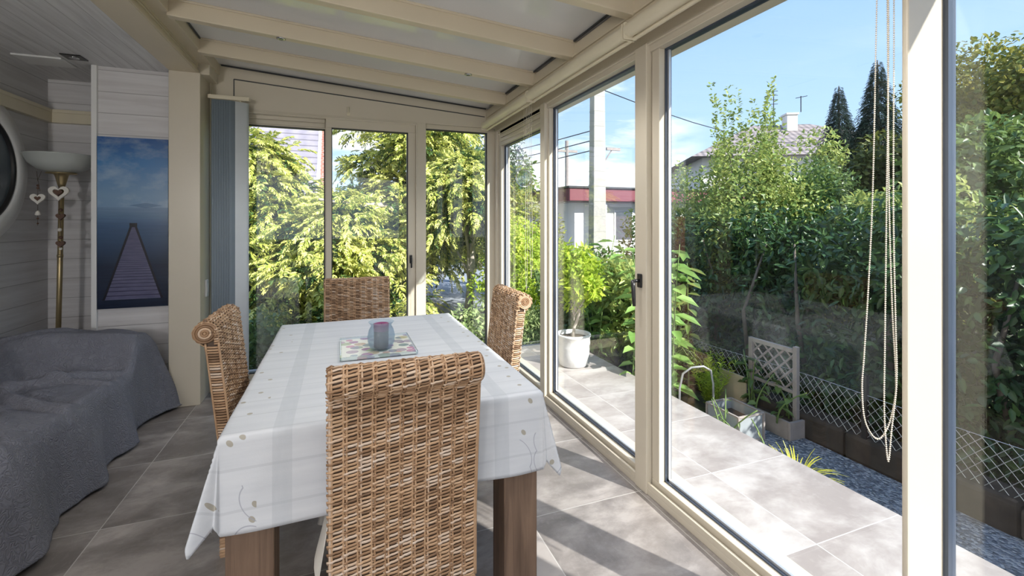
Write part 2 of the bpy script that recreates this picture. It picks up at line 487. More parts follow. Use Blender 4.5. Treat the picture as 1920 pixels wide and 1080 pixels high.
# roof tiles
def roof_mat(name, a, b, sc):
    m, nt = new_mat(name); t = NT(nt)
    co = t.coord('Generated'); s = t.sep(co)
    fx = t.math('SINE', t.math('MULTIPLY', s[0], sc[0] * 6.283)); fy = t.math('FRACT', t.math('MULTIPLY', s[1], sc[1]))
    h = t.math('ADD', t.math('MULTIPLY', fx, .5), t.math('MULTIPLY', fy, -1.2))
    n = t.noise(t.coord(), 3., 4)
    c = t.mix(n, a, b)
    c = t.mix(t.math('MULTIPLY', t.math('GREATER_THAN', fy, .82), .6), c, tuple(q * .35 for q in a))
    t.out(t.pbr(c, .8, t.bump(h, .6, .05)))
    return m
M['roof_grey'] = roof_mat('grey_roof_tiles', (.20, .18, .215), (.36, .335, .38), (22, 18))
M['roof_brown'] = roof_mat('brown_roof_tiles', (.20, .165, .16), (.34, .29, .28), (40, 16))
m, nt = new_mat('red_brick'); t = NT(nt)
br = t.n('ShaderNodeTexBrick'); t.link(t.mapping(t.coord(), (1, 1, 1), rot=(PI / 2, 0, 0)), br.inputs[0])
br.inputs['Scale'].default_value = 3.; br.inputs['Color1'].default_value = (.42, .13, .09, 1); br.inputs['Color2'].default_value = (.30, .08, .06, 1); br.inputs['Mortar'].default_value = (.5, .42, .38, 1)
t.out(t.pbr(br.outputs[0], .85))
M['brick'] = m
M['render'] = simple('white_render', (.72, .70, .66), .9, var=.05, scale=1.5)
M['maroon'] = simple('maroon_fascia', (.19, .045, .06), .5, var=.05)
M['winglass'] = simple('far_window_pane', (.10, .12, .14), .1, var=.2)

L_cyp = leaf_mat('cypress_leaf', [(.09, .17, .035), (.42, .48, .09), (.80, .78, .22), (.88, .85, .36)], .6, .2, .2)
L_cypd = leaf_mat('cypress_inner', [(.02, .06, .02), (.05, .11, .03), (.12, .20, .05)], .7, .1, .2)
L_pine = leaf_mat('pine_leaf', [(.03, .075, .045), (.07, .14, .07), (.13, .2, .09)], .6, .15, .2)
L_dark = leaf_mat('spruce_leaf', [(.010, .026, .020), (.02, .045, .032), (.045, .075, .045)], .6, .1, .2)
L_laurel = leaf_mat('laurel_leaf', [(.014, .042, .016), (.035, .09, .026), (.09, .17, .04)], .38, .16, .45)
L_bush = leaf_mat('bush_leaf', [(.07, .13, .03), (.16, .25, .06), (.32, .42, .11), (.55, .56, .18)], .4, .3, .4)
L_birch = leaf_mat('birch_leaf', [(.045, .09, .018), (.12, .17, .028), (.27, .28, .05), (.38, .34, .08)], .45, .3, .4)
L_mid = leaf_mat('shrub_leaf', [(.035, .08, .022), (.10, .17, .045), (.23, .32, .09)], .38, .28, .45)
L_lime = leaf_mat('lime_leaf', [(.20, .34, .03), (.38, .52, .05), (.60, .68, .09)], .4, .35, .35)
L_big = leaf_mat('broad_leaf', [(.13, .27, .06), (.24, .41, .10), (.38, .55, .18)], .4, .35, .4)
L_olive = leaf_mat('olive_leaf', [(.04, .06, .02), (.09, .12, .03), (.20, .22, .05)], .5, .2, .3)
L_grass = leaf_mat('grass_blade', [(.16, .26, .08), (.33, .42, .16), (.52, .56, .28)], .5, .3, .3)
L_yel = leaf_mat('yellow_leaf', [(.50, .52, .04), (.74, .70, .08), (.85, .78, .15)], .4, .35, .3)

# ================================================================== ROOM SHELL
def struct(o, label):
    o['kind'] = 'structure'; o['label'] = label; return o

fl = MB(); fl.box(-2.25, 1.43, -3.5, 4.7, -.12, 0)
struct(fl.build('floor', M['tile']), 'grey brown square floor tiles with pale grout inside the veranda')
te = MB(); te.box(1.43, 2.43, -3.5, 4.65, -.42, -.001); te.box(-1.6, 1.43, 4.7, 4.76, -.42, -.001)
struct(te.build('terrace_floor', M['tile_out'], bevel=.004), 'sunlit pale terrace tiles outside the glazed right wall')

w = MB(); w.box(-2.25, -2.11, -3.5, 4.7, 0, 2.46)
struct(w.build('wall_left', M['wall_l']), 'whitewashed plank wall behind the sofa with the round window')
w = MB(); w.box(-2.11, -1.61, 4.56, 4.7, 0, 2.46); w.box(-1.61, -1.163, 4.05, 4.7, 0, 2.46)
struct(w.build('wall_back', M['wall']), 'whitewashed horizontal plank wall carrying the jetty picture')
c = MB(); c.box(-2.25, -1.163, -3.5, 4.7, 2.46, 2.60)
struct(c.build('ceiling_plank', M['ceil_l']), 'whitewashed plank ceiling over the sofa')
t1 = MB(); t1.box(-1.632, -1.60, 4.028, 4.062, 0, 2.46); t1.box(-1.183, -1.163, 4.035, 4.052, 0, 2.46)
struct(t1.build('trim_1', M['white'], bevel=.003), 'white corner trim strips of the plank wall beside the picture')
t2 = MB(); t2.box(-2.115, -2.07, 0, 4.56, 2.12, 2.215); t2.box(-2.07, -1.61, 4.52, 4.565, 2.12, 2.215)
t2.box(-2.07, -2.062, 0, 4.52, 2.195, 2.222); t2.box(-2.07, -1.61, 4.512, 4.52, 2.195, 2.222)
struct(t2.build('trim_2', M['cream'], bevel=.004), 'cream moulding running high along the plank wall above the lamp')
b = MB(); b.box(-1.60, -1.163, 4.035, 4.052, 0, .07); b.box(-2.11, -1.61, 4.545, 4.562, 0, .07); b.box(-2.112, -2.095, -3.5, 4.545, 0, .07)
struct(b.build('baseboard_left', M['dark'], bevel=.002), 'dark baseboard under the plank walls')
p = MB(); p.box(-1.163, -.967, 3.97, 4.40, 0, 2.46); p.box(-1.163, -.912, 3.99, 4.42, 2.455, 2.62); p.box(-.967, -.955, 4.22, 4.25, 0, 2.46)
struct(p.build('pillar', M['frame'], bevel=.004), 'beige square pillar between plank wall and glazed end wall')
h = MB(); h.box(-1.163, -.985, -3.5, 3.98, 2.46, 2.80)
h.box(-.985, -.977, -3.5, 3.98, 2.462, 2.480); h.box(-.985, -.975, -3.5, 3.98, 2.500, 2.508); h.box(-.985, -.979, -3.5, 3.98, 2.52, 2.534)
struct(h.build('header_beam', M['rafter'], bevel=.002), 'long beige beam with track grooves between sofa corner and veranda')
h = MB(); h.box(-.985, -.90, -3.5, 4.26, 2.534, 2.80)
struct(h.build('wall_plate_beam', M['rafter'], bevel=.003), 'beige wall plate carrying the upper ends of the rafters')

def zc(x): return 2.553 - .0715 * x
c = MB()
c.prism([(-.98, zc(-.98)), (1.78, zc(1.78)), (1.78, zc(1.78) + .08), (-.98, zc(-.98) + .08)], -3.5, 4.40, axis=1)
o = struct(c.build('ceiling', M['panel']), 'glossy white sloping roof panels between the veranda rafters')
RY = [3.70, 3.10, 2.49, 1.88, 1.27, .66, .05, -.56, -1.17, -1.78, -2.39, -3.0]
for i, y in enumerate(RY):
    r = MB()
    pr = [(-.91, zc(-.91) - .1), (1.36, zc(1.36) - .1), (1.36, zc(1.36) + .005), (-.91, zc(-.91) + .005)]
    r.prism(pr, y - .03, y + .03, axis=1)
    pr2 = [(-.91, zc(-.91) - .012), (1.36, zc(1.36) - .012), (1.36, zc(1.36) + .002), (-.91, zc(-.91) + .002)]
    r.prism(pr2, y - .042, y + .042, axis=1)
    o = struct(r.build('rafter', M['rafter'], bevel=.004), 'beige sloping roof rafter')
    o['label'] = ['rafter nearest the glazed end wall', 'second rafter from the end wall, carrying two small spots', 'third rafter from the end wall', 'fourth rafter from the end wall, at the top edge'][i] if i < 4 else 'beige roof rafter above the near end of the veranda'
    if i >= 4: o['group'] = 'rafters above the camera'
# dark expansion joints at the panel ends
g = MB()
for a, b_ in zip(RY[1:], RY[:-1]):
    y0, y1 = a + .045, b_ - .045
    g.box(1.322, 1.330, y0, y1, zc(1.33) - .012, zc(1.33) - .001); g.box(-.896, -.888, y0, y1, zc(-.89) - .012, zc(-.89) - .001)
g.prism([(-.888, zc(-.888) - .012), (1.33, zc(1.33) - .012), (1.33, zc(1.33) - .002), (-.888, zc(-.888) - .002)], 4.225, 4.235, axis=1)
struct(g.build('trim_3', M['dark']), 'dark joints around the white roof panels')
# gable over the end windows
g = MB(); g.prism([(-.967, 2.27), (1.57, 2.27), (1.57, zc(1.57)), (-.967, zc(-.967))], 4.24, 4.40, axis=1)
struct(g.build('wall_gable', M['frame'], bevel=.002), 'beige sloping panel above the end windows')
g = MB()
g.prism([(-.80, 2.505), (1.32, 2.372), (1.32, 2.380), (-.80, 2.513)], 4.236, 4.241, axis=1)
g.box(-.804, -.797, 4.236, 4.241, 2.33, 2.51)
struct(g.build('trim_4', M['dark']), 'thin dark joint lines on the beige gable panel')
# eaves
e = MB(); e.box(1.335, 1.60, -3.5, 4.40, 2.305, zc(1.60)); e.box(1.60, 1.66, -3.5, 4.40, 2.305, 2.37); e.box(1.325, 1.336, -3.5, 4.2, 2.36, 2.372)
struct(e.build('eaves_beam', M['rafter'], bevel=.003), 'beige eaves beam above the glazed right wall')
e = MB(); e.box(1.60, 1.84, -3.5, 4.45, 2.355, 2.46)
struct(e.build('gutter', M['frame'], bevel=.01), 'beige gutter outside along the eaves')

# ================================================================== GLAZING: RIGHT WALL
def side_window(name, ya, yb, label, top=2.205, stile_a=.05, stile_b=.05, x0=1.455, x1=1.53, bot=.085, sx=False, gx=0.0):
    r = empty(name, (1.49, (ya + yb) / 2, 0)); struct(r, label)
    dy = -(ya + yb) / 2; dx = -1.49
    f = MB()
    f.box(x0, x1, ya, yb, .03, bot); f.box(x0, x1, ya, yb, top, 2.25)
    f.box(x0, x1, ya, ya + stile_a, bot, top); f.box(x0, x1, yb - stile_b, yb, bot, top)
    f.v = [(a + dx, b + dy, c_) for a, b, c_ in f.v]
    f.build('window_frame', M['frame'], r, bevel=.004)
    s = MB(); q = .007 if sx else .012; g0, g1 = 1.488 + gx, 1.524 + gx
    A, B = ya + stile_a, yb - stile_b
    s.box(g0, g1, A, B, bot, bot + q); s.box(g0, g1, A, B, top - q, top); s.box(g0, g1, A, A + q, bot, top); s.box(g0, g1, B - q, B, bot, top)
    s.v = [(a + dx, b + dy, c_) for a, b, c_ in s.v]
    s.build('seal', M['navy'], r)
    s = MB(); c0, c1 = 1.500 + gx, 1.512 + gx; s.box(c0, c1, A + q, A + q + .010, bot + q, top - q); s.box(c0, c1, B - q - .010, B - q, bot + q, top - q) if gx == 0 else None; s.box(c0, c1, A + q, B - q, bot + q, bot + q + .010)
    s.v = [(a + dx, b + dy, c_) for a, b, c_ in s.v]
    s.build('spacer', M['alu'], r)
    g = MB(); g.box(1.503 + gx, 1.509 + gx, A + q, B - q, bot + q, top - q)
    g.v = [(a + dx, b + dy, c_) for a, b, c_ in g.v]
    g.build('pane', M['glass'], r)
    return r
side_window('window_1', .785, 1.875, 'large clear pane beside the big pillar, showing the trellis garden', stile_a=.006, stile_b=.055, sx=True)
side_window('window_2', 1.945, 3.14, 'clear pane behind the table showing the potted tree and the pole', stile_a=.02, stile_b=.075)
r0 = side_window('window_3', 3.16, 4.20, 'narrow clear pane next to the far corner post', top=2.09, stile_a=.03, stile_b=.06)
side_window('window_4', .12, .775, 'dark reflecting pane at the picture edge, nearest the camera', stile_a=.05, stile_b=.004, x0=1.585, x1=1.65, gx=.105)
w = MB(); w.box(1.43, 1.60, -3.5, .12, 0, 2.31)
struct(w.build('wall_right', M['frame'], bevel=.003), 'solid beige side wall beside and behind the camera')
# shutter slats at the top of window_3
s = MB()
for k in range(3): s.box(-.045, -.02, -.47, .46, 2.125 + k * .038, 2.158 + k * .038)
s.build('shutter_slats', M['frame'], r0, bevel=.004)

rail = MB(); rail.box(1.432, 1.66, -3.5, 4.24, 0, .032); rail.box(1.432, 1.446, -3.5, 4.24, .03, .06)
struct(rail.build('threshold', M['frame'], bevel=.003), 'beige bottom track of the glazed right wall')
hd = MB(); hd.box(1.43, 1.66, -3.5, 4.24, 2.235, 2.31); hd.box(1.445, 1.46, -3.5, 4.24, 2.205, 2.24)
struct(hd.build('trim_5', M['frame'], bevel=.003), 'beige head rail above the right hand panes')

def stile(n, ya, yb, x0, x1, label, z0=0.0, extra=None):
    m_ = MB(); m_.box(x0, x1, ya, yb, z0, 2.25)
    if extra: m_.box(*extra)
    return struct(m_.build('trim_%d' % n, M['frame'], bevel=.005), label)
stile(6, .768, .784, 1.43, 1.585, 'broad sunlit beige post between the two nearest panes')
st = stile(7, 1.88, 1.975, 1.425, 1.462, 'beige meeting stile that carries the black lever handle', extra=(1.462, 1.53, 1.875, 1.945, 0, 2.25))
stile(8, 3.085, 3.165, 1.425, 1.462, 'slim beige stile behind the white chain')
stile(9, 4.20, 4.40, 1.43, 1.57, 'beige corner post of the glazed end')
d = MB(); d.box(1.462, 1.482, 4.17, 4.205, .06, 2.2); d.box(1.462, 1.482, 3.17, 4.2, 2.195, 2.22)
struct(d.build('trim_10', M['dark']), 'black brush seal beside the corner post')
# lever handle
h = empty('door_handle', (1.425, 1.925, 1.06)); tag(h, 'black lever handle on the beige stile of the right hand glazing', 'handle')
q = MB(); q.box(-.012, 0, -.016, .016, -.035, .035); q.build('rosette', M['black'], h, bevel=.004)
q = MB(); q.tube([(-.008, 0, 0), (-.045, 0, 0)], .009, 10); q.tube([(-.045, .003, .004), (-.047, -.004, -.03), (-.046, -.006, -.08), (-.042, -.004, -.125)], [.011, .0105, .010, .008], 10)
q.build('lever', M['black'], h, smooth=True)

# ================================================================== GLAZING: END WALL
def end_window(name, xa, xb, label, y0, y1, bot, top, sa, sb, glasstop):
    r = empty(name, (0, 0, 0)); struct(r, label)
    f = MB(); f.box(xa, xb, y0, y1, .03, bot); f.box(xa, xb, y0, y1, glasstop, top)
    f.box(xa, xa + sa, y0, y1, bot, glasstop); f.box(xb - sb, xb, y0, y1, bot, glasstop)
    f.build('window_frame', M['frame'], r, bevel=.003)
    A, B = xa + sa, xb - sb; ym = (y0 + y1) / 2; q = .010
    s = MB(); s.box(A, B, ym - .02, ym + .02, glasstop - q, glasstop); s.box(A, A + q * .6, ym - .02, ym + .02, bot, glasstop); s.box(B - q, B, ym - .02, ym + .02, bot, glasstop); s.box(A, B, ym - .02, ym + .02, bot, bot + q)
    s.build('seal', M['dark'], r)
    g = MB(); g.box(A + q * .6, B - q, ym - .003, ym + .003, bot + q, glasstop - q); g.build('pane', M['glass'], r)
    return r
wa = end_window('window_7', -.93, -.085, 'left sliding pane of the end wall behind the wicker chair at left', 4.30, 4.345, .09, 2.24, .05, .035, 2.165)
s = MB()
for k in range(2): s.box(-.90, -.12, 4.288, 4.298, 2.175 + k * .04, 2.21 + k * .04)
s.build('shutter_slats', M['frame'], wa, bevel=.004)
wb = end_window('window_8', -.112, .655, 'right sliding pane of the end wall with the black handle', 4.25, 4.295, .09, 2.255, .045, .068, 2.175)
hh = MB(); hh.box(.60, .622, 4.232, 4.25, .975, 1.05); hh.tube([(.611, 4.235, 1.03), (.611, 4.205, 1.03), (.611, 4.20, 1.0), (.611, 4.20, .935)], .008, 8)
hh.build('handle', M['black'], wb, bevel=.002)
end_window('window_9', .74, 1.432, 'fixed pane of the end wall beside the corner post', 4.27, 4.34, .09, 2.27, .012, .075, 2.23)
f = MB(); f.box(.655, .75, 4.235, 4.36, 0, 2.27); f.box(-.955, .66, 4.235, 4.36, 2.245, 2.275); f.box(-.955, -.92, 4.24, 4.36, 0, 2.25)
f.box(-.955, 1.43, 4.22, 4.40, 0, .035)
f.box(.655, .668, 4.228, 4.24, .03, 2.262); f.box(-.9, .668, 4.228, 4.24, 2.25, 2.262)
struct(f.build('trim_14', M['frame'], bevel=.004), 'beige mullion and head frame of the end wall')
hk = empty('wall_hook', (.07, 4.235, 2.33)); tag(hk, 'small cream hook on the gable panel above the sliding panes', 'hook')
q = MB(); q.tube([(0, 0, .03), (0, -.012, .03), (0, -.015, -.01), (0, -.004, -.03)], .006, 8); q.box(-.012, .012, -.006, 0, -.045, -.02); q.build('hook', M['cream'], hk, smooth=False)

# ================================================================== ROUND WINDOW (left wall)
r = empty('window_10', (-2.11, 3.77, 1.70)); struct(r, 'round porthole window with broad white ring in the left wall')
q = MB(); q.lathe([(.36, 0), (.36, .035), (.375, .045), (.43, .048), (.445, .035), (.485, .030), (.50, .018), (.505, 0)], (0, 0, 0), 72, 'x'); q.build('window_frame', M['white'], r, smooth=True)
q = MB(); q.lathe([(.335, 0), (.335, .03), (.345, .038), (.362, .034), (.362, 0)], (0, 0, 0), 72, 'x'); q.build('seal', M['black'], r, smooth=True)
q = MB(); q.lathe([(1e-5, .012), (.338, .012), (.338, .018), (1e-5, .018)], (0, 0, 0), 72, 'x'); q.build('pane', M['winglass'], r)

# ================================================================== CEILING FITTINGS
r = empty('downlight', (-1.66, 3.88, 2.46)); tag(r, 'black square ceiling downlight above the corner trim', 'ceiling light')
q = MB(); q.box(-.055, .055, -.055, .055, -.008, 0); q.build('bezel', M['black'], r, bevel=.003)
q = MB(); q.lathe([(1e-5, -.012), (.026, -.012), (.03, -.008)], (0, 0, 0), 20); q.build('lamp', M['chrome'], r, smooth=True)
r = empty('ceiling_hatch', (-1.88, 4.03, 2.46)); tag(r, 'flat pale access panel in the plank ceiling by the recess', 'hatch')
q = MB(); q.box(-.13, .13, -.10, .10, -.012, 0); q.build('panel', M['white'], r, bevel=.003)
SPOTS = [(-.335, 3.10, 'small round spot at the left end of the second rafter'), (.845, 3.10, 'small round spot near the glazed side of the second rafter')]
SPOTS += [(x, y, 'added unseen fill spot on a rafter behind or above the camera') for y in (1.88, .66, -.56, -1.78) for x in (-.335, .845)]  # unseen spots added along the rafters to brighten the interior
for i, (x, y, lab) in enumerate(SPOTS):
    zz = zc(x) - .1
    r = empty('spotlight', (x, y, zz)); tag(r, lab, 'spotlight', 'rafter spotlights')
    q = MB(); q.lathe([(.014, -.006), (.026, -.005), (.028, 0)], (0, 0, 0), 20); q.build('bezel', M['chrome'], r, smooth=True)
    q = MB(); q.lathe([(1e-5, -.007), (.014, -.0065)], (0, 0, 0), 16); q.build('lens', M['winglass'], r)
    lt = bpy.data.lights.new('rafter_fill_spot', 'SPOT'); lt.energy = 13 if x < 0 else 33; lt.spot_size = math.radians(124); lt.spot_blend = .7; lt.shadow_soft_size = .08; lt.color = (1., .97, .93)  # fill light added at every fitting to lift the interior
    lo = bpy.data.objects.new('rafter_fill_spot', lt); COL.objects.link(lo); lo.location = (x, y, zz - .03)

# ================================================================== ROLLER BLINDS + CHAINS
def blind(y0, y1, label):
    r = empty('roller_blind', (1.295, (y0 + y1) / 2, 2.275)); tag(r, label, 'roller blind', 'rolled up blinds along the eaves')
    L = (y1 - y0) / 2
    q = MB(); q.lathe([(.034, -L), (.034, L)], (0, 0, 0), 40, 'y'); q.build('roll', M['cream'], r, smooth=False)
    q = MB(); q.lathe([(.010, -L), (.010, L)], (.028, 0, -.038), 12, 'y'); q.build('bottom_bar', M['cream'], r)
    for s_ in (-1, 1):
        q = MB(); q.box(-.03, .045, s_ * L - .004, s_ * L + .004, -.045, .035); q.build('bracket', M['cream'], r, bevel=.004)
    return r
blind(3.07, 4.17, 'rolled cream blind nearest the end wall')
blind(1.86, 3.05, 'rolled cream blind above the middle pane, between two cords')
blind(.72, 1.84, 'rolled cream blind above the large pane beside the big post')

RD = Vector((.9353, -.354, 0))      # across the line of sight: the loops swing freely
def chain(name, base, path, r, label, mat=None, step=None, parent=None):
    """bead chain along a closed polyline of (sideways, along, z) offsets"""
    pts = [Vector(p) for p in path]; n = len(pts)
    # Catmull-Rom resample
    fine = []
    for i in range(n):
        p0, p1, p2, p3 = pts[i - 1], pts[i], pts[(i + 1) % n], pts[(i + 2) % n]
        for k in range(40):
            u = k / 40
            fine.append(.5 * ((2 * p1) + (p2 - p0) * u + (2 * p0 - 5 * p1 + 4 * p2 - p3) * u * u + (3 * p1 - p0 - 3 * p2 + p3) * u ** 3))
    step = step or r * 2.5
    mb = MB(); acc = 0; last = fine[0]; mb.ball(last, r, 6, 4)
    core = []
    for p_ in fine[1:] + [fine[0]]:
        seg = (p_ - last).length
        while seg >= step - acc and seg > 1e-9:
            last = last.lerp(p_, (step - acc) / seg); seg = (p_ - last).length; acc = 0
            mb.ball(last, r, 6, 4); core.append(last.copy())
        acc += seg; last = p_
    mb.tube(core[::3], r * .3, 4, closed=True)
    o = mb.build(name, mat or M['bead'], None, smooth=True)
    o.location = base
    return tag(o, label, 'blind chain')
def off(px, z, cx=1659., k=.00144, dy=0.0):      # sideways metres from the loop's axis
    z = 1.36 + (z - 1.36) * 1.05
    s_ = (px - cx) * k
    return (RD.x * s_, RD.y * s_ + dy, z)
B0 = (1.372, .795, 0)
chain('blind_chain', B0, [off(1652, 2.20), off(1648, 1.95), off(1640, 1.45), off(1632, 1.20), off(1624, 1.02), off(1620, .93), off(1626, .845), off(1648, .80), off(1668, .83), off(1681, .90), off(1683, .97), off(1676, 1.15), off(1670, 1.45), off(1667, 1.95), off(1664, 2.20)], .0023,
      'wide beaded cream chain loop hanging before the large pane')
chain('blind_chain', (1.376, .79, 0), [off(1661, 2.2, dy=.01), off(1664, 1.9), off(1660, 1.4), off(1657, 1.05), off(1656, .87), off(1663, .745), off(1670, .83), off(1679, .95), off(1677, 1.1), off(1673, 1.4), off(1674, 1.9), off(1671, 2.2)], .0023,
      'narrower beaded cream chain loop, the one hanging lowest beside the big post')
chain('blind_chain', (1.30, 3.055, 0), [(0, -.018, 2.25), (0, -.02, 1.7), (0, -.035, 1.2), (0, -.015, .95), (0, .01, 1.2), (0, .012, 1.7), (0, .01, 2.25)], .0022,
      'beaded chain loop hanging at the slim stile, nearer the camera of two', step=.008)
chain('blind_chain', (1.295, 3.10, 0), [(0, -.01, 2.25), (0, -.008, 1.7), (0, 0, 1.1), (0, .02, .85), (0, .04, 1.1), (0, .03, 1.7), (0, .02, 2.25)], .0022,
      'beaded chain loop behind the slim stile, in front of the narrow pane', step=.008)
# glass ornament
r = empty('hanging_ornament', (1.30, 3.18, 1.685)); tag(r, 'clear round glass ornament hanging before the narrow pane', 'ornament')
q = MB(); q.lathe([(1e-5, -.012), (.03, -.011), (.055, -.006), (.062, 0), (.055, .006), (.03, .011), (1e-5, .012)], (0, 0, 0), 32, 'y'); q.build('disc', glass_mat('ornament_glass', (.82, .88, .9), .12), r, smooth=True)
q = MB(); q.tube([(.064 * math.cos(a), 0, .064 * math.sin(a)) for a in [2 * PI * k / 32 for k in range(32)]], .003, 6, closed=True); q.build('ring', M['chrome'], r, smooth=True)
q = MB(); q.tube([(0, 0, .065), (0, 0, .58)], .001, 4); q.build('cord', M['bead'], r)

# ================================================================== VERTICAL BLIND STACK
r = empty('vertical_blind', (-.83, 4.12, 0)); tag(r, 'stacked grey blue vertical blind slats in the corner by the pillar', 'vertical blind')
q = MB(); q.box(-.12, .16, -.022, .022, 2.315, 2.335); q.box(-.12, .16, -.024, -.018, 2.308, 2.34); q.build('track', M['cream'], r, bevel=.002)
for k in range(9):
    xk = -.050 + k * .0165
    q = MB(); pts = []
    dirv = Vector((.80, .60)); nv = Vector((.60, -.80))
    if k == 8: dirv = Vector((.93, .37)); nv = Vector((.37, -.93))
    for i in range(2):
        for j in range(7):
            a = (j / 6 - .5) * .127
            bow = .006 * (1 - (2 * j / 6 - 1) ** 2)
            pts.append((xk + dirv.x * a + nv.x * bow + .01, dirv.y * a + nv.y * bow, .04 if i == 0 else 2.30))
    q.grid(pts, 2, 7); q.build('slat', M['slat'] if k == 8 else M['slat_shaded'], r, smooth=True, solid=.001)
    q = MB(); q.box(xk, xk + .02, -.004, .004, 2.295, 2.318); q.build('carrier', M['cream'], r)

# switch + socket
r = empty('light_switch', (-.967, 4.125, .845)); tag(r, 'small ivory switch on the side of the beige pillar', 'switch')
q = MB(); q.box(-.001, .012, -.03, .03, -.065, .065); q.build('plate', M['white'], r, bevel=.005)
q = MB(); q.box(.012, .016, -.018, .018, -.035, .035); q.build('rocker', M['white'], r, bevel=.002)
r = empty('wall_socket', (-1.235, 4.05, .25)); tag(r, 'white power socket low on the plank wall behind the sofa arm', 'socket')
q = MB(); q.box(-.04, .04, -.010, 0, -.04, .04); q.build('plate', M['white'], r, bevel=.004)
q = MB(); q.lathe([(1e-5, -.011), (.018, -.011), (.021, -.014), (.024, -.010)], (0, 0, 0), 24, 'y'); q.build('outlet', M['cream'], r, smooth=True)

# picture
r = empty('wall_picture', (-1.597, 4.05, .74)); tag(r, 'tall unframed picture of a wooden jetty on a deep blue lake', 'picture')
q = MB(); q.box(0, .415, -.022, 0, 0, 1.22); q.build('print', M['jetty'], r)

# ================================================================== FLOOR LAMP + GARLANDS
LX, LY = -1.885, 4.24
r = empty('floor_lamp', (LX, LY, 0)); tag(r, 'brass torchiere floor lamp with wide frosted glass bowl', 'floor lamp')
q = MB(); q.lathe([(1e-5, 0), (.14, 0), (.14, .015), (.05, .03), (.02, .045), (1e-5, .046)], (-.03, 0, .0), 36); q.build('base', M['brass'], r, smooth=True)
q = MB(); q.tube([(-.03, 0, .03), (-.012, 0, .9), (.0, 0, 1.62)], .0155, 14)
for z_ in (.55, 1.1, 1.56): q.tube([(-.012 + (z_ - .9) * .016, 0, z_), (-.012 + (z_ - .9) * .016, 0, z_ + .02)], .0175, 14)
q.build('pole', M['brass'], r, smooth=True)
q = MB(); q.lathe([(.016, 1.60), (.024, 1.63), (.035, 1.68), (.042, 1.70), (.085, 1.704), (.085, 1.71), (1e-5, 1.712)], (0, 0, 0), 32); q.build('socket_cup', M['brass'], r, smooth=True)
q = MB(); q.lathe([(1e-5, 1.712), (.07, 1.713), (.13, 1.735), (.175, 1.775), (.20, 1.832), (.205, 1.836), (.202, 1.840), (.196, 1.834), (.17, 1.785), (.12, 1.748), (1e-5, 1.73)], (0, 0, 0), 48); q.build('lamp_shade', M['frosted'], r, smooth=True)

def heart(mb, c, s_, y=0, thick=.012, hole=0.0):
    n = 28; out = []; inn = []
    for k in range(n):
        a = 2 * PI * k / n
        hx = 16 * math.sin(a) ** 3 / 17; hz = (13 * math.cos(a) - 5 * math.cos(2 * a) - 2 * math.cos(3 * a) - math.cos(4 * a)) / 17
        out.append((hx * s_, hz * s_)); inn.append((hx * s_ * hole, hz * s_ * hole))
    b = len(mb.v)
    if hole:
        for y_ in (-thick / 2, thick / 2):
            for ring in (out, inn):
                for (x_, z_) in ring: mb.v.append((c[0] + x_, c[1] + y_, c[2] + z_))
        for k in range(n):
            k2 = (k + 1) % n
            mb.f += [(b + k, b + k2, b + n + k2, b + n + k), (b + 2 * n + k, b + 3 * n + k, b + 3 * n + k2, b + 2 * n + k2),
                     (b + k, b + 2 * n + k, b + 2 * n + k2, b + k2), (b + n + k, b + n + k2, b + 3 * n + k2, b + 3 * n + k)]
    else:
        for y_ in (-thick / 2, thick / 2):
            for (x_, z_) in out: mb.v.append((c[0] + x_, c[1] + y_, c[2] + z_))
        mb.f.append(tuple(b + k for k in range(n))); mb.f.append(tuple(b + n + k for k in range(n))[::-1])
        for k in range(n):
            k2 = (k + 1) % n; mb.f.append((b + k, b + n + k, b + n + k2, b + k2))

r = empty('heart_garland', (LX - .085, LY - .10, 1.71)); tag(r, 'short garland with one white heart hanging left of the lamp pole', 'garland')
q = MB(); q.tube([(.02, 0, 0), (.0, 0, -.06), (.012, 0, -.14)], .0015, 5); q.tube([(-.006, 0, 0), (0, 0, -.07)], .0015, 5); q.tube([(.0, 0, -.12), (.0, 0, -.38)], .0015, 5); q.build('string', M['string'], r)
q = MB(); heart(q, (0, 0, -.19), .045, hole=.45); q.build('heart', M['heartwhite'], r, bevel=.002)
q = MB(); heart(q, (0, 0, -.19), .019); q.build('inner_heart', M['heartbrown'], r)
q = MB(); q.lathe([(.004, -.31), (.016, -.305), (.012, -.285), (.003, -.275)], (0, 0, 0), 14); q.build('bell', M['heartwhite'], r, smooth=True)
for z_, r_ in ((-.33, .007), (-.365, .006), (-.10, .008), (-.118, .008)): q = MB(); q.ball((0, 0, z_), r_, 10, 6); q.build('bead', M['heartbrown'], r)
r = empty('heart_garland', (LX + .018, LY - .075, 1.70)); tag(r, 'long garland of white and brown hearts hanging along the lamp pole', 'garland')
q = MB(); q.tube([(0, 0, .0), (.0, 0, -.1), (.014, 0, -.5), (.012, 0, -.62)], .0015, 5); q.build('string', M['string'], r)
q = MB(); heart(q, (0, 0, -.135), .062, hole=.55, thick=.016); q.build('heart', M['heartwhite'], r, bevel=.002)
q = MB(); heart(q, (.0, -.01, -.135), .026); q.build('heart', M['heartbrown'], r)
for z_ in (-.305, -.50):
    q = MB(); heart(q, (.010, 0, z_), .027, thick=.02); q.ball((.010, 0, z_ + .045), .012, 10, 6); q.build('heart', M['heartbrown'], r, bevel=.002)
for x_, z_, r_ in ((.004, -.40, .013), (.01, -.535, .01)): q = MB(); q.ball((x_, 0, z_), r_, 10, 6); q.build('bead', M['heartwhite'], r, smooth=True)

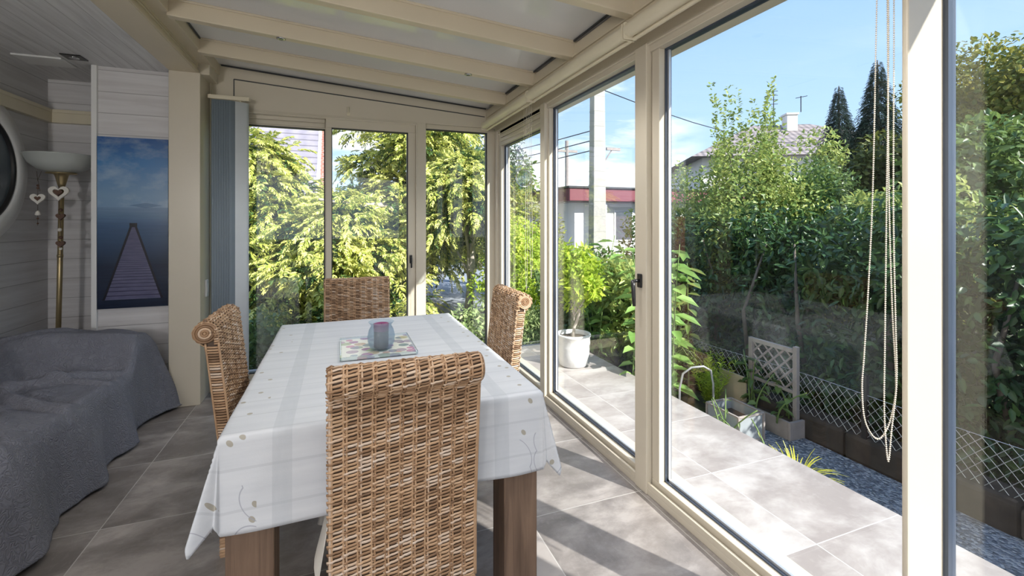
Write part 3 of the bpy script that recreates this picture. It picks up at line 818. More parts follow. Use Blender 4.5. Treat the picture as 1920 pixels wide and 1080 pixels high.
# ================================================================== SOFA
def sm(a, b, x):
    x = min(1, max(0, (x - a) / (b - a))); return x * x * (3 - 2 * x)
SX0, SX1, SY0, SY1 = -2.09, -1.235, 1.6, 3.86
def segd(x, y, a, b):
    ax, ay = a; bx, by = b; dx, dy = bx - ax, by - ay
    u = min(1, max(0, ((x - ax) * dx + (y - ay) * dy) / (dx * dx + dy * dy)))
    return math.hypot(x - ax - dx * u, y - ay - dy * u), u
CREASES = [((-1.98, 3.12), (-1.30, 3.46), .030, .045), ((-1.75, 3.18), (-1.22, 2.83), .026, .035), ((-1.95, 2.72), (-1.24, 2.36), .026, .04), ((-2.06, 2.95), (-1.78, 3.36), .030, .035),
           ((-1.60, 3.36), (-1.24, 3.28), .022, .025), ((-1.85, 2.30), (-1.5, 2.62), .018, .03), ((-2.05, 3.6), (-1.5, 3.80), .02, .03), ((-1.9, 3.05), (-1.45, 3.12), .016, .022)]
def sofaH(x, y):
    seat = .435 + .02 * math.sin((y - 2.) * 2.2) * sm(-1.9, -1.5, x)
    bk = 1 - sm(-1.93, -1.74, x + .03 * math.sin(y * 5))
    z = seat + (.17 + .02 * math.sin(y * 4)) * bk
    # far arm, higher towards the middle and sloping to the front
    arm = sm(3.40 + .10 * sm(-1.9, -1.3, x), 3.62, y) * (1 - .25 * sm(3.75, 3.88, y))
    az = .655 - .05 * sm(-1.45, -1.22, x) - .035 * (1 - sm(-2.05, -1.75, x))
    z = z * (1 - arm) + max(z, az) * arm
    # near arm (outside the picture)
    arm2 = 1 - sm(1.75, 1.95, y)
    z = z * (1 - arm2) + max(z, .62) * arm2
    return z
sofa = empty('sofa', (-1.66, 2.75, 0)); tag(sofa, 'low sofa hidden under a quilted grey throw along the left wall', 'sofa')
q = MB()
q.box(-2.08 + 1.66, -1.27 + 1.66, 1.75 - 2.75, 3.78 - 2.75, .08, .39); q.build('seat_base', M['cushion'], sofa, bevel=.03)
q = MB(); q.box(-2.08 + 1.66, -1.95 + 1.66, 1.75 - 2.75, 3.78 - 2.75, .39, .56); q.build('backrest', M['cushion'], sofa, bevel=.03)
for (a, b_) in ((3.62, 3.80), (1.68, 1.84)):
    q = MB(); q.box(-2.05 + 1.66, -1.34 + 1.66, a - 2.75, b_ - 2.75, .39, .57); q.build('armrest', M['cushion'], sofa, bevel=.05)
for (a, b_) in ((-2.03, 3.72), (-1.33, 3.72), (-2.03, 1.78), (-1.33, 1.78)):
    q = MB(); q.tube([(a + 1.66, b_ - 2.75, 0), (a + 1.66, b_ - 2.75, .08)], .025, 12); q.build('leg', M['black'], sofa)
# throw
step = .0145
ps = np.arange(SX0, SX1 + .44, step); qs = np.arange(SY0 - .40, SY1 + .42, step)
pts = []
OV = .43
for p_ in ps:
    for q_ in qs:
        cx = min(p_, SX1); cy = min(max(q_, SY0), SY1)
        ex = p_ - cx; ey = q_ - cy
        L = (abs(ex) ** 3 + abs(ey) ** 3) ** (1 / 3)
        h = sofaH(cx, cy)
        t_ = min(1.12, L / OV)
        if L > 0:
            hyp = math.hypot(ex, ey); dx, dy = ex / hyp, ey / hyp
        else: dx = dy = 0
        corner = min(abs(ex), abs(ey)) / (max(abs(ex), abs(ey)) + 1e-6)
        # folds of the hanging front
        ph = cy if abs(ex) > abs(ey) else cx * 1.0 + 10
        fold = .045 * mnoise.noise(Vector((ph * 3.1, 1.7, 0))) + .024 * math.sin(ph * 11.5 + .9 * math.sin(ph * 4)) + .018 * mnoise.noise(Vector((ph * 9., 5, t_ * .8)))
        out = .02 * min(1, L / .04) + t_ * (.055 + fold * 1.15) + corner * t_ * .12
        if abs(ex) > abs(ey): out += .045 * t_ * math.exp(-((cy - 2.35) / .09) ** 2)
        hem = .022 + .02 * mnoise.noise(Vector((ph * 2.3, 9, 0)))
        drop = t_ if t_ < 1 else 1
        rnd_ = 0 if L == 0 else .015 * (1 - math.exp(-L / .03))
        z = h * (1 - drop) + hem * drop - rnd_ * (1 - drop)
        # wrinkles on top
        wr = .02 * mnoise.noise(Vector((cx * 5, cy * 3.2, 2.))) + .006 * mnoise.noise(Vector((cx * 13, cy * 9, 4.)))
        dd = (cx + 1.95) * .55 - (cy - 3.05) * .83
        wr += .016 * math.exp(-(dd / .035) ** 2) * sm(3.0, 3.3, cy) + .012 * math.exp(-((dd + .13) / .03) ** 2)
        dd2 = (cx + 1.5) * .9 + (cy - 2.9) * .45
        wr += .014 * math.exp(-(dd2 / .03) ** 2) * sm(-2, -1.7, cx)
        for (ca, cb, am, wd) in CREASES:
            ds_, u_ = segd(cx, cy, ca, cb)
            if ds_ < wd * 3: wr += am * math.exp(-(ds_ / wd) ** 2) * (math.sin(PI * min(1, u_ * .75 + .2))) - am * .45 * math.exp(-((ds_ - wd * 1.4) / (wd * .6)) ** 2)
        z += wr * (1 - drop * .9) * 1.25
        x = cx + dx * out; y = cy + dy * out
        pts.append((x, y, max(z, .008)))
q = MB(); q.grid(pts, len(ps), len(qs))
o = q.build('sofa_throw', M['throw'], None, smooth=True, solid=.004)
tag(o, 'grey blue quilted throw draped over the whole sofa to the floor', 'throw')

def pillow(mb, w, h, d, n=16):
    for sgn in (-1, 1):
        pts = []
        for i in range(n + 1):
            for j in range(n + 1):
                a = i / n * 2 - 1; b_ = j / n * 2 - 1
                e = (1 - a ** 4) * (1 - b_ ** 4)
                pinch = 1 - .07 * (a * a * b_ * b_)
                pts.append((a * w / 2 * pinch * (1 - .05 * (1 - abs(b_))), sgn * d / 2 * e ** .6, b_ * h / 2 * pinch * (1 - .05 * (1 - abs(a)))))
        if sgn > 0: pts = pts
        mb.grid(pts, n + 1, n + 1)
q = MB(); pillow(q, .42, .26, .14)
o = q.build('cushion', M['cushion'], None, smooth=True); o.location = (-1.80, 3.05, .585); o.rotation_euler = (-.45, 0, PI / 2 + .1)
tag(o, 'charcoal cushion leaning on the sofa back at the picture edge', 'cushion')

# ================================================================== TABLE
TX0, TX1, TY0, TY1, TZ = -.312, .668, 1.468, 2.935, .760
tb = empty('dining_table', ((TX0 + TX1) / 2, (TY0 + TY1) / 2, 0)); tag(tb, 'long dark wooden dining table with thick square legs', 'table')
tcx, tcy = (TX0 + TX1) / 2, (TY0 + TY1) / 2
q = MB(); q.box(TX0 + .004 - tcx, TX1 - .004 - tcx, TY0 + .004 - tcy, TY1 - .004 - tcy, .715, .755); q.build('tabletop', M['tablewood'], tb, bevel=.004)
q = MB(); q.box(TX0 + .04 - tcx, TX1 - .04 - tcx, TY0 + .05 - tcy, TY1 - .05 - tcy, .655, .715); q.build('apron', M['tablewood'], tb, bevel=.002)
for sx in (0, 1):
    for sy in (0, 1):
        x0 = TX0 + .008 if sx == 0 else TX1 - .008 - .125; y0 = TY0 + .022 if sy == 0 else TY1 - .022 - .125
        q = MB(); q.box(x0 - tcx, x0 + .125 - tcx, y0 - tcy, y0 + .125 - tcy, 0, .716); q.build('leg', M['tablewood'], tb, bevel=.004)
# cloth
OVH = .272; st = .0125
ps = np.arange(TX0 - OVH, TX1 + OVH + st / 2, st); qs = np.arange(TY0 - OVH, TY1 + OVH + st / 2, st)
pts = []
for p_ in ps:
    for q_ in qs:
        cx = min(max(p_, TX0), TX1); cy = min(max(q_, TY0), TY1)
        ex = p_ - cx; ey = q_ - cy
        L = (abs(ex) ** 4 + abs(ey) ** 4) ** .25
        if L < 1e-9:
            w_ = .0012 * mnoise.noise(Vector((cx * 4, cy * 5, 0)))
            pts.append((cx, cy, TZ + w_ + .0004 * math.sin(cy * 53))); continue
        hyp = math.hypot(ex, ey); dx, dy = ex / hyp, ey / hyp
        corner = min(abs(ex), abs(ey)) / max(abs(ex), abs(ey))
        side = abs(ex) > abs(ey)
        t_ = L / OVH
        ph = (cy if side else cx)
        amp = .014 if side else .005
        wv = amp * t_ * (math.sin(ph * 11 + (1 if ex > 0 else 2.5)) + .5 * math.sin(ph * 23 + 1))
        out = .004 * min(1, L / .01) + t_ * (.020 if side else .006) + wv * (1 - corner) + (.050 if ex < 0 else .035) * (corner ** 1.3) * t_ ** 1.1
        # the ripples of each corner
        if corner > 0: out += .018 * t_ * math.sin(corner * 7.5 + (2 if side else 0)) * corner
        z = TZ - L * (.985 - .10 * corner) + (.012 * t_ * math.sin(ph * 9 + 2) if side else .006 * t_ * math.sin(ph * 7)) + (0.05 * corner * (1 - corner) * 4 * t_ * .5)
        if L < .012: z = TZ - L * .6
        pts.append((cx + dx * out, cy + dy * out, z))
q = MB(); q.grid(pts, len(ps), len(qs))
o = q.build('tablecloth', M['cloth'], None, smooth=True, solid=.0015)
tag(o, 'pale grey white printed tablecloth hanging over the dining table', 'tablecloth')

# tray + candle
r = empty('floral_tray', (.165, 2.245, TZ + .003)); tag(r, 'square glass tray with purple and green flowers on the tablecloth', 'tray')
q = MB(); q.box(-.16, .16, -.175, .175, 0, .006); q.build('plate', M['tray'], r, bevel=.002)
q = MB()
for a in ((-.165, .165, -.18, -.172), (-.165, .165, .172, .18), (-.165, -.157, -.18, .18), (.157, .165, -.18, .18)): q.box(a[0], a[1], a[2], a[3], .001, .016)
q.build('rim', glass_mat('tray_rim_glass', (.85, .9, .92), .12), r, bevel=.002)
r = empty('candle_jar', (.18, 2.19, TZ + .0095)); tag(r, 'round frosted glass jar with purple candle, standing on the floral tray', 'candle holder')
q = MB(); q.lathe([(1e-5, .001), (.040, .001), (.050, .008), (.060, .035), (.062, .06), (.056, .088), (.047, .106), (.046, .112), (.058, .126), (.0565, .127), (.044, .112), (.045, .106), (.054, .088), (.060, .06), (.058, .036), (.048, .011), (1e-5, .006)], (0, 0, 0), 40); q.build('jar', M['jar'], r, smooth=True)
q = MB(); q.lathe([(1e-5, .009), (.033, .009), (.033, .085), (1e-5, .085)], (0, 0, 0), 28); q.build('candle', M['candle_dark'], r, smooth=False)
q = MB(); q.lathe([(.0335, .084), (.0345, .11), (.035, .116), (.030, .118), (1e-5, .108)], (0, 0, 0), 28); q.build('candle_top', M['candle'], r, smooth=True)
q = MB(); q.tube([(0, 0, .108), (.002, 0, .118)], .001, 5); q.build('wick', M['black'], r)

# ================================================================== WICKER CHAIRS
def chair_profile():
    P_ = []
    def yf(z): return -(max(z, .45) - .45) * .112
    z = .235
    while z < .905: P_.append((yf(z), z)); z += .004
    cy, cz, rr = -.0935, .912, .0425
    for a in np.linspace(5, 245, 44): P_.append((cy + rr * math.cos(math.radians(a)), cz + rr * .96 * math.sin(math.radians(a))))
    yb0 = P_[-1]
    zz = yb0[1] - .012
    P_.append((yb0[0] + .006, zz + .003))
    while zz > .235: P_.append((yf(zz) - .045 - .006 * max(0, (zz - .83) / .05) , zz)); zz -= .004
    return P_
PROF = chair_profile()
cum = [0]
for i in range(1, len(PROF)): cum.append(cum[-1] + math.dist(PROF[i], PROF[i - 1]))
def prof_at(s_):
    s_ = min(max(s_, 0), cum[-1] - 1e-6)
    import bisect
    i = bisect.bisect_right(cum, s_) - 1; u = (s_ - cum[i]) / max(1e-9, cum[i + 1] - cum[i])
    a, b_ = PROF[i], PROF[i + 1]
    y = a[0] + (b_[0] - a[0]) * u; z = a[1] + (b_[1] - a[1]) * u
    i0 = max(0, i - 2); i1 = min(len(PROF) - 1, i + 3)
    ty, tz = PROF[i1][0] - PROF[i0][0], PROF[i1][1] - PROF[i0][1]
    l = math.hypot(ty, tz) or 1
    ty /= l; tz /= l
    return y, z, tz, -ty, ty, tz       # point, outward normal, tangent
W2 = .215; NG = 11; GS = 2 * W2 / NG
def P3(x, s_, o_):
    y, z, ny, nz, ty, tz = prof_at(s_)
    return Vector((x, y + ny * o_, z + nz * o_))
def flat_tube(mb, pts, nrm, rt, rn, n=6):
    """strand with an oval section: rt across the strand in the surface, rn along the normal"""
    b = len(mb.v); m_ = len(pts)
    for i, p_ in enumerate(pts):
        d_ = (pts[min(i + 1, m_ - 1)] - pts[max(i - 1, 0)]).normalized()
        nn = (nrm[i] - d_ * nrm[i].dot(d_)).normalized(); w_ = d_.cross(nn)
        for k in range(n):
            a = 2 * PI * k / n
            mb.v.append(tuple(p_ + nn * (math.cos(a) * rn) + w_ * (math.sin(a) * rt)))
    for i in range(m_ - 1):
        for k in range(n):
            k2 = (k + 1) % n; mb.f.append((b + i * n + k, b + i * n + k2, b + (i + 1) * n + k2, b + (i + 1) * n + k))
    mb.f.append(tuple(b + k for k in range(n))[::-1]); mb.f.append(tuple(b + (m_ - 1) * n + k for k in range(n)))

def make_chair():
    r = empty('wicker_chair', (0, 0, 0))
    core = MB(); poly = []
    for i in range(0, len(PROF), 3):
        y, z, ny, nz, _, _ = prof_at(cum[i]); poly.append((y - ny * .0025, z - nz * .0025))
    core.prism(poly, -W2 + .003, W2 - .003, axis=0)
    bk = core.build('backrest', M['rattan_core'], r)
    wv = MB(); rs = random.Random(3)
    rows = int(cum[-1] / .0112); pitch = cum[-1] / rows
    for i in range(rows):
        s0 = (i + .5) * pitch
        for k in range(NG):
            x0 = -W2 + k * GS
            js = rs.uniform(-.0008, .0008); rr = rs.uniform(.0036, .0046); sl = rs.uniform(.0045, .0075)
            hgt = rs.uniform(.0028, .0042)
            pts = []; nr = []
            fl_ = 1 if PROF[min(len(PROF) - 1, int(s0 / cum[-1] * len(PROF)))][0] > -10 else -1
            front = s0 < cum[-1] * .47
            sg = 1 if front else -1
            over = (i + k) % 2 == 0
            for a in ((-.26, -.1, .06, .3, .55, .78, .93, 1.04) if over else (-.02, .12, .32, .55, .78, .93, 1.04)):
                pa = min(1, max(0, a))
                s_ = s0 + js + (a - .5) * sl * sg
                o_ = -.0015 + hgt * math.sin(PI * pa) ** .6 + (.0012 if a > .5 else 0) + (.0062 * math.exp(-((a - .02) / .17) ** 2) if over else 0)
                pts.append(P3(x0 + a * GS, s_, o_)); y, z, ny, nz, _, _ = prof_at(s_); nr.append(Vector((0, ny, nz)))
            flat_tube(wv, pts, nr, rr, .0021, 6)
    # short strands round the two edges
    z = .238
    while z < .862:
        y = -(max(z, .45) - .45) * .112
        for sg in (-1, 1):
            pts = []; nr = []
            for a in np.linspace(-.05, 1.05, 7):
                aa = min(1, max(0, a))
                pts.append(Vector((sg * (W2 - .002 + .0065 * math.sin(PI * aa) ** .5), y - a * .045, z + rs.uniform(-.0003, .0003) + (a - .5) * .003))); nr.append(Vector((sg, 0, 0)))
            flat_tube(wv, pts, nr, .0046, .0028, 6)
        z += .0108
    # scroll ends: coiled rings
    for sg in (-1, 1):
        for rr in (.038, .029, .020, .011):
            pts = [Vector((sg * (W2 + .001 + (.0425 - rr) * .12), -.0935 + rr * math.cos(a), .912 + rr * .96 * math.sin(a))) for a in np.linspace(0, 2 * PI, 22)]
            wv.tube(pts, .0050, 6)
        wv.ball((sg * (W2 + .003), -.0935, .912), .007, 8, 5)
        for k in range(10):
            zz = .868 + k * .0095
            if zz < .93:
                wv.tube([(sg * (W2 + .001), -.049 + (.9 - zz) * .1, zz), (sg * (W2 + .003), -.062, zz)], .0042, 6)
    wv.build('weave', M['rattan'], bk, smooth=True)
    sk = MB()
    for k in range(NG + 1):
        for dx in ((-.0046, .0046) if 0 < k < NG else ((.004,) if k == 0 else (-.004,))):
            x = -W2 + k * GS + dx
            pts = [P3(x, s_, .0015 + .0010 * math.sin(s_ / pitch * PI + (k % 2) * PI)) for s_ in np.arange(.0, cum[-1], .0056 * 1.5)]
            sk.tube(pts, .0031, 5)
    for sg in (-1, 1):
        for yo in (0.0, -.045):
            sk.tube([(sg * (W2 + .001), -(max(z_, .45) - .45) * .112 + yo, z_) for z_ in np.linspace(.236, .87, 30)], .0042, 6)
    sk.build('stakes', M['rattan'], bk, smooth=True)
    # seat
    q = MB(); q.box(-W2, W2, .0, .435, .375, .455); seat = q.build('seat', M['rattan_core'], r, bevel=.012)
    q = MB()
    for k in range(7):
        z = .382 + k * .0112
        q.tube([(W2 + .002, .0, z), (W2 + .002, .43, z), (W2 - .01, .438, z), (-W2 + .01, .438, z), (-W2 - .002, .43, z), (-W2 - .002, .0, z)], .0050, 6)
    for k in range(38):
        y = .008 + k * .0113
        q.tube([(-W2, y, .457), (0, y, .4585), (W2, y, .457)], .0048, 6)
    q.build('seat_weave', M['rattan'], seat, smooth=True)
    for sx in (-1, 1):
        for y0 in (-.042, .388):
            q = MB(); q.box(sx * W2 - (.045 if sx > 0 else 0), sx * W2 + (0 if sx > 0 else .045), y0, y0 + .045, 0, .376)
            for k in range(30):
                z = .012 + k * .0118; xa = sx * W2 - (.045 if sx > 0 else 0)
                q.tube([(xa, y0, z), (xa + .045, y0, z), (xa + .045, y0 + .045, z), (xa, y0 + .045, z)], .0035, 5, closed=True)
            q.build('leg', M['rattan'], r)
    return r
ch = make_chair()
ch.location = (.190, 1.447, 0)
chairs = [(ch, None)]
def place(loc, rz, label):
    c_ = copy_tree(ch); c_.location = loc; c_.rotation_euler = (0, 0, rz); tag(c_, label, 'chair', 'wicker chairs round the dining table'); return c_
place((-.410, 2.35, 0), -PI / 2, 'wicker chair on the sofa side of the table, with scrolled top')
place((.868, 2.555, 0), PI / 2, 'wicker chair on the glazed side of the table, sunlit at its edge')
place((.117, 3.36, 0), PI, 'wicker chair at the far end of the table before the end windows')
tag(ch, 'large wicker chair at the near end of the table, back to the camera', 'chair', 'wicker chairs round the dining table')
# cream seat pad skirt of the nearest chair
q = MB(); pts = []
for i in range(15):
    for j in range(10):
        a = i / 14; b_ = j / 9
        x = -W2 - .008 - .03 * b_ - .012 * math.sin(a * 9) * b_; y = .03 + a * .34 ; z = .462 - b_ * (.16 + .03 * math.sin(a * 6 + 2))
        pts.append((x, y, z))
q.grid(pts, 15, 10)
q.box(-W2 - .005, W2 - .01, .02, .40, .463, .480)
o = q.build('seat_pad', M['heartwhite'], ch, smooth=False, solid=.003); o['label'] = 'cream seat pad'

# ================================================================== OUTSIDE: GROUND AND FENCE
g = MB(); g.box(-60, 60, -40, 90, GZ - .3, GZ - .02)
struct(g.build('ground', M['earth']), 'garden ground with soil and grass beyond the terrace')
g = MB(); g.box(2.43, 3.43, -3.5, 3.2, GZ - .02, GZ)
struct(g.build('gravel_path', M['gravel']), 'shaded blue grey gravel strip between terrace and fence')
g = MB(); g.box(-1, 30, 8.5, 30, GZ - .02, GZ - .004)
struct(g.build('road', M['road']), 'pale asphalt road beyond the end window')
# stone kerb
q = MB(); rs = random.Random(5)
y = -3.0
while y < 6.5:
    l = rs.uniform(.35, .8)
    q.obox((3.53 + rs.uniform(-.015, .015), y + l / 2, GZ + .085), (.22, l * .985, .20 + rs.uniform(-.02, .02)), Matrix.Rotation(rs.uniform(-.03, .03), 3, 'Z'))
    y += l
o = q.build('stone_kerb', M['stone'], None, bevel=.03); struct(o, 'low dark stone edging under the wire fence')
# wire fence
FZ0, FZ1, FX = GZ + .17, .135, 3.46
fence = empty('wire_fence', (FX, 2.0, 0)); tag(fence, 'low diamond wire mesh fence between the gravel and the hedge', 'fence')
q = MB(); ds = .062; Hh = FZ1 - FZ0; k = -2.5
while k < 5.0:
    for sg in (1, -1):
        ya, yb = (k, k + Hh * .85) if sg > 0 else (k + Hh * .85, k)
        sag = .012 * math.sin(k * 3)
        q.tube([(0, ya, FZ0), (.004 * sg, (ya + yb) / 2, (FZ0 + FZ1) / 2), (0, yb, FZ1 + sag)], .0017, 4)
    k += ds
q.tube([(0, yy, FZ1 + .012 * math.sin(yy * 3)) for yy in np.arange(-2.5, 5.3, .2)], .002, 4)
q.build('wire_mesh', M['wire'], fence)
for yy in (-1.65, .35, 2.12, 4.1):
    q = MB(); q.box(-.012, .02, yy - 2.0 - .018, yy - 2.0 + .018, GZ + .1, .28); q.build('post', M['black'], fence, bevel=.003)

# trellis + planter
r = empty('trellis', (3.40, 2.81, GZ)); tag(r, 'weathered wooden lattice trellis standing in the planter by the fence', 'trellis')
H_ = .69
for yy in (-.22, .20):
    q = MB(); q.box(-.018, .018, yy - .018, yy + .018, 0, H_ + (.02 if yy < 0 else 0)); q.build('post', M['greywood'], r, bevel=.003)
for a_, b_ in ((H_ - .035, H_), (H_ - .36, H_ - .335)): q = MB(); q.box(-.014, .014, -.22, .20, a_, b_); q.build('rail', M['greywood'], r, bevel=.003)
q = MB()
for k in range(-3, 5):
    for sg in (1, -1):
        y0 = -.22 + k * .105; z0 = H_ - .335
        pts2 = []
        for u in np.linspace(0, .30, 31):
            yy = y0 + u if sg > 0 else y0 + .30 - u
            if -.215 < yy < .195: pts2.append((.006 * sg, yy, z0 + u))
        if len(pts2) > 4:
            a, b_ = Vector(pts2[0]), Vector(pts2[-1]); q.tube([a, b_], .0085, 4)
q.build('lattice', M['greywood'], r)
r = empty('planter_box', (3.37, 2.78, GZ)); tag(r, 'grey wooden planter box at the foot of the trellis', 'planter')
q = MB(); q.box(-.10, .10, -.24, -.215, 0, .14); q.box(-.10, .10, .215, .24, 0, .14); q.box(-.10, -.075, -.215, .215, 0, .14); q.box(.075, .10, -.215, .215, 0, .14); q.build('box_wall', M['greywood'], r, bevel=.004)
q = MB(); q.box(-.075, .075, -.215, .215, 0, .11); q.build('soil', M['soil'], r)
o = MB().box(3.30, 3.315, 2.98, 3.28, GZ, .0).build('garden_board', simple('beige_board', (.50, .43, .32), .7, var=.08), None, bevel=.003)
tag(o, 'beige board leaning upright at the left of the trellis', 'board')
r = empty('plant_crate', (2.98, 2.80, GZ)); tag(r, 'grey glazed box planter standing beside the terrace edge', 'planter')
q = MB()
for a, b_ in ((-.13, -.16), (.13, -.16), (-.13, .16), (.13, .16)): q.box(a - .008, a + .008, b_ - .008, b_ + .008, 0, .21)
for z_ in (0.0, .20):
    q.box(-.13, .13, -.168, -.152, z_, z_ + .014); q.box(-.13, .13, .152, .168, z_, z_ + .014); q.box(-.138, -.122, -.16, .16, z_, z_ + .014); q.box(.122, .138, -.16, .16, z_, z_ + .014)
q.build('crate_frame', M['greywood'], r, bevel=.002)
q = MB(); q.box(-.125, .125, -.155, -.150, .014, .2); q.box(-.125, .125, .150, .155, .014, .2); q.box(-.128, -.123, -.15, .15, .014, .2); q.box(.123, .128, -.15, .15, .014, .2); q.build('side_panel', simple('grey_panel', (.33, .36, .38), .4), r)
q = MB(); q.box(-.12, .12, -.148, .148, .005, .13); q.build('soil', M['soil'], r)
# arched metal handle trolley
r = empty('garden_trolley', (2.80, 3.0, GZ), -1.93); tag(r, 'small garden trolley with arched metal handle behind the terrace edge', 'trolley')
q = MB(); arch = [(-.06, -.14, .02), (-.05, -.14, .30), (-.03, -.12, .43), (0, -.06, .49), (0, .04, .50), (-.02, .11, .46), (-.04, .14, .34), (-.06, .15, .02)]
q.tube(arch, .009, 10); q.build('handle', M['alu'], r, smooth=True)
for yy in (-.15, .16):
    q = MB(); q.lathe([(.03, -.012), (.062, -.014), (.07, 0), (.062, .014), (.03, .012)], (-.06, yy, .07), 20, 'y'); q.build('wheel', M['black'], r, smooth=True)
q = MB(); q.box(-.12, .02, -.14, .15, .04, .06); q.build('tray', M['black'], r, bevel=.003)

# ================================================================== PLANTS
def plant(name, label, cat, group=None):
    r = empty(name); return tag(r, label, cat, group)

def shrub(name, label, blobs, N, L, W, mat, cat='shrub', stems=None, group=None, down=.2, jit=.7, inner=.6, outdir=.6, barkmat=None, sprigs=0, sprig_len=.5):
    c0 = np.mean(np.array(blobs)[:, :2], 0)
    r = plant(name, label, cat, group)
    pos, d, n = blob_leaves(blobs, N, inner, outdir, down, jit)
    if sprigs:
        B = np.array(blobs); top = B[np.argsort(-B[:, 2])[:max(6, len(B) // 2)]]
        PP, DD, NN = [], [], []
        for _ in range(sprigs):
            b = top[RNG.integers(len(top))]
            p0 = b[:3] + np.array([RNG.normal() * b[3] * .5, RNG.normal() * b[3] * .5, b[3] * .5])
            dirv = np.array([RNG.normal() * .12, RNG.normal() * .12, 1.]); ln = sprig_len * (.5 + RNG.random())
            m_ = int(46 * ln / .5)
            tt = RNG.random((m_, 1)); side = norm(RNG.normal(size=(m_, 3)) * np.array([[1, 1, .3]]))
            PP.append(p0 + dirv * tt * ln + side * .045 * (1.2 - tt)); DD.append(side + np.array([[0, 0, .5]])); NN.append(norm(RNG.normal(size=(m_, 3)) + np.array([[0, 0, .7]])))
        pos = np.concatenate([pos] + PP); d = np.concatenate([d] + DD); n = np.concatenate([n] + NN)
    r.location = (c0[0], c0[1], GZ); off_ = np.array([c0[0], c0[1], GZ])
    l = L * (.7 + .6 * RNG.random(len(pos))); w = W * (.7 + .6 * RNG.random(len(pos)))
    leaves('foliage', pos - off_, d, n, l, w, mat, r)
    tr = MB()
    z1 = np.mean(np.array(blobs)[:, 2])
    ends = [(b[0] - c0[0], b[1] - c0[1], b[2] - GZ) for b in random.sample(list(blobs), min(14, len(blobs)))]
    branchy_trunk(tr, (0, 0, -.01), (0, 0, (z1 - GZ) * 1.1), stems or .04, ends)
    tr.build('trunk', barkmat or M['bark'], r, smooth=True)
    return r

def sprays(name, centers, dirs, ups, Ls, mat, parent, nl=8):
    """flat fan sprays of scale leaves drooping at the tips"""
    N = len(centers); d = norm(dirs); u = ups - (ups * d).sum(1, keepdims=True) * d; u = norm(u); s_ = np.cross(d, u)
    Ls = Ls.reshape(-1, 1)
    Ps, Ds, Ns, LL, WW = [], [], [], [], []
    for k in range(nl):
        t_ = (k + .5) / nl
        for sg in (-1, 1):
            base = centers + d * Ls * t_ - np.array([[0, 0, 1.]]) * Ls * .35 * t_ * t_
            dd = d * .75 + s_ * sg * (.75 - .25 * t_) + RNG.normal(size=(N, 3)) * .14 - np.array([[0, 0, .5]]) * t_
            Ps.append(base); Ds.append(dd); Ns.append(u + RNG.normal(size=(N, 3)) * .35); LL.append(Ls * (.42 - .20 * t_)); WW.append(Ls * (.115 - .03 * t_))
    Ps.append(centers + d * Ls * .8 - np.array([[0, 0, 1.]]) * Ls * .25); Ds.append(d - np.array([[0, 0, .6]])); Ns.append(u); LL.append(Ls * .35); WW.append(Ls * .09)
    leaves(name, np.concatenate(Ps), np.concatenate(Ds), np.concatenate(Ns), np.concatenate(LL), np.concatenate(WW), mat, parent, fold=.1, curl=.25)

def cypress(label, base, blobs, N, Ls, trunk_r, limbs=(), group=None, trunk_top=None):
    r = plant('golden_cypress', label, 'tree', group); r.location = (base[0], base[1], GZ); off_ = np.array([base[0], base[1], GZ])
    B = np.array(blobs); w = B[:, 3] ** 2; w /= w.sum(); idx = RNG.choice(len(B), N, p=w)
    u = norm(RNG.normal(size=(N, 3)) + np.array([[0, 0, .15]]))
    pos = B[idx, :3] + u * B[idx, 3][:, None] * (.55 + .5 * RNG.random((N, 1))) * np.array([[1.15, 1.15, .62]])
    hor = pos - np.array([[base[0], base[1], 0]]); hor[:, 2] = 0; hor = norm(hor)
    d = u * .8 + hor * .5 + RNG.normal(size=(N, 3)) * .3 + np.array([[0, 0, -.15]])
    up = np.array([[0, 0, 1.]]) + u * .8 + RNG.normal(size=(N, 3)) * .3
    sprays('foliage', pos - off_, d, up, Ls * (.6 + .8 * RNG.random(N)), L_cyp, r)
    # darker sprays inside the crown, shade of its gaps put into leaf colour
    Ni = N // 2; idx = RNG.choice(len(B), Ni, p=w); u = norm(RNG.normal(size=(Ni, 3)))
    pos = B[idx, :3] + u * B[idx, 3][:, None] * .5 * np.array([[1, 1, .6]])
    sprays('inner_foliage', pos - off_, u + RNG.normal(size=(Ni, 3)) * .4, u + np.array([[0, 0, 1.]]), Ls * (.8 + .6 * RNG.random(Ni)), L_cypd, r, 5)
    tr = MB(); zt = trunk_top or B[:, 2].max()
    ends = [(b[0] - base[0], b[1] - base[1], b[2] - GZ) for b in random.sample(list(blobs), min(16, len(blobs)))]
    branchy_trunk(tr, (0, 0, -.02), (.05, 0, zt - GZ), trunk_r, ends)
    for L_ in limbs: tr.tube([tuple(np.array(p_) - off_) for p_ in L_[0]], L_[1], 8)
    tr.build('trunk', M['palebark'], r, smooth=True)
    return r

def tier_blobs(c, rbase, z0, z1, nb, br, power=1.0, hole=0.0):
    out = []
    for i in range(nb):
        t_ = RNG.random(); z = z0 + (z1 - z0) * t_
        rr = rbase * (1 - t_) ** power + .12
        a = RNG.random() * 2 * PI; k = math.sqrt(hole + (1 - hole) * RNG.random())
        out.append((c[0] + rr * k * math.cos(a), c[1] + rr * k * math.sin(a), z, br * (.65 + .6 * RNG.random())))
    return out
def clip(blobs, fn): return [b for b in blobs if fn(b)]

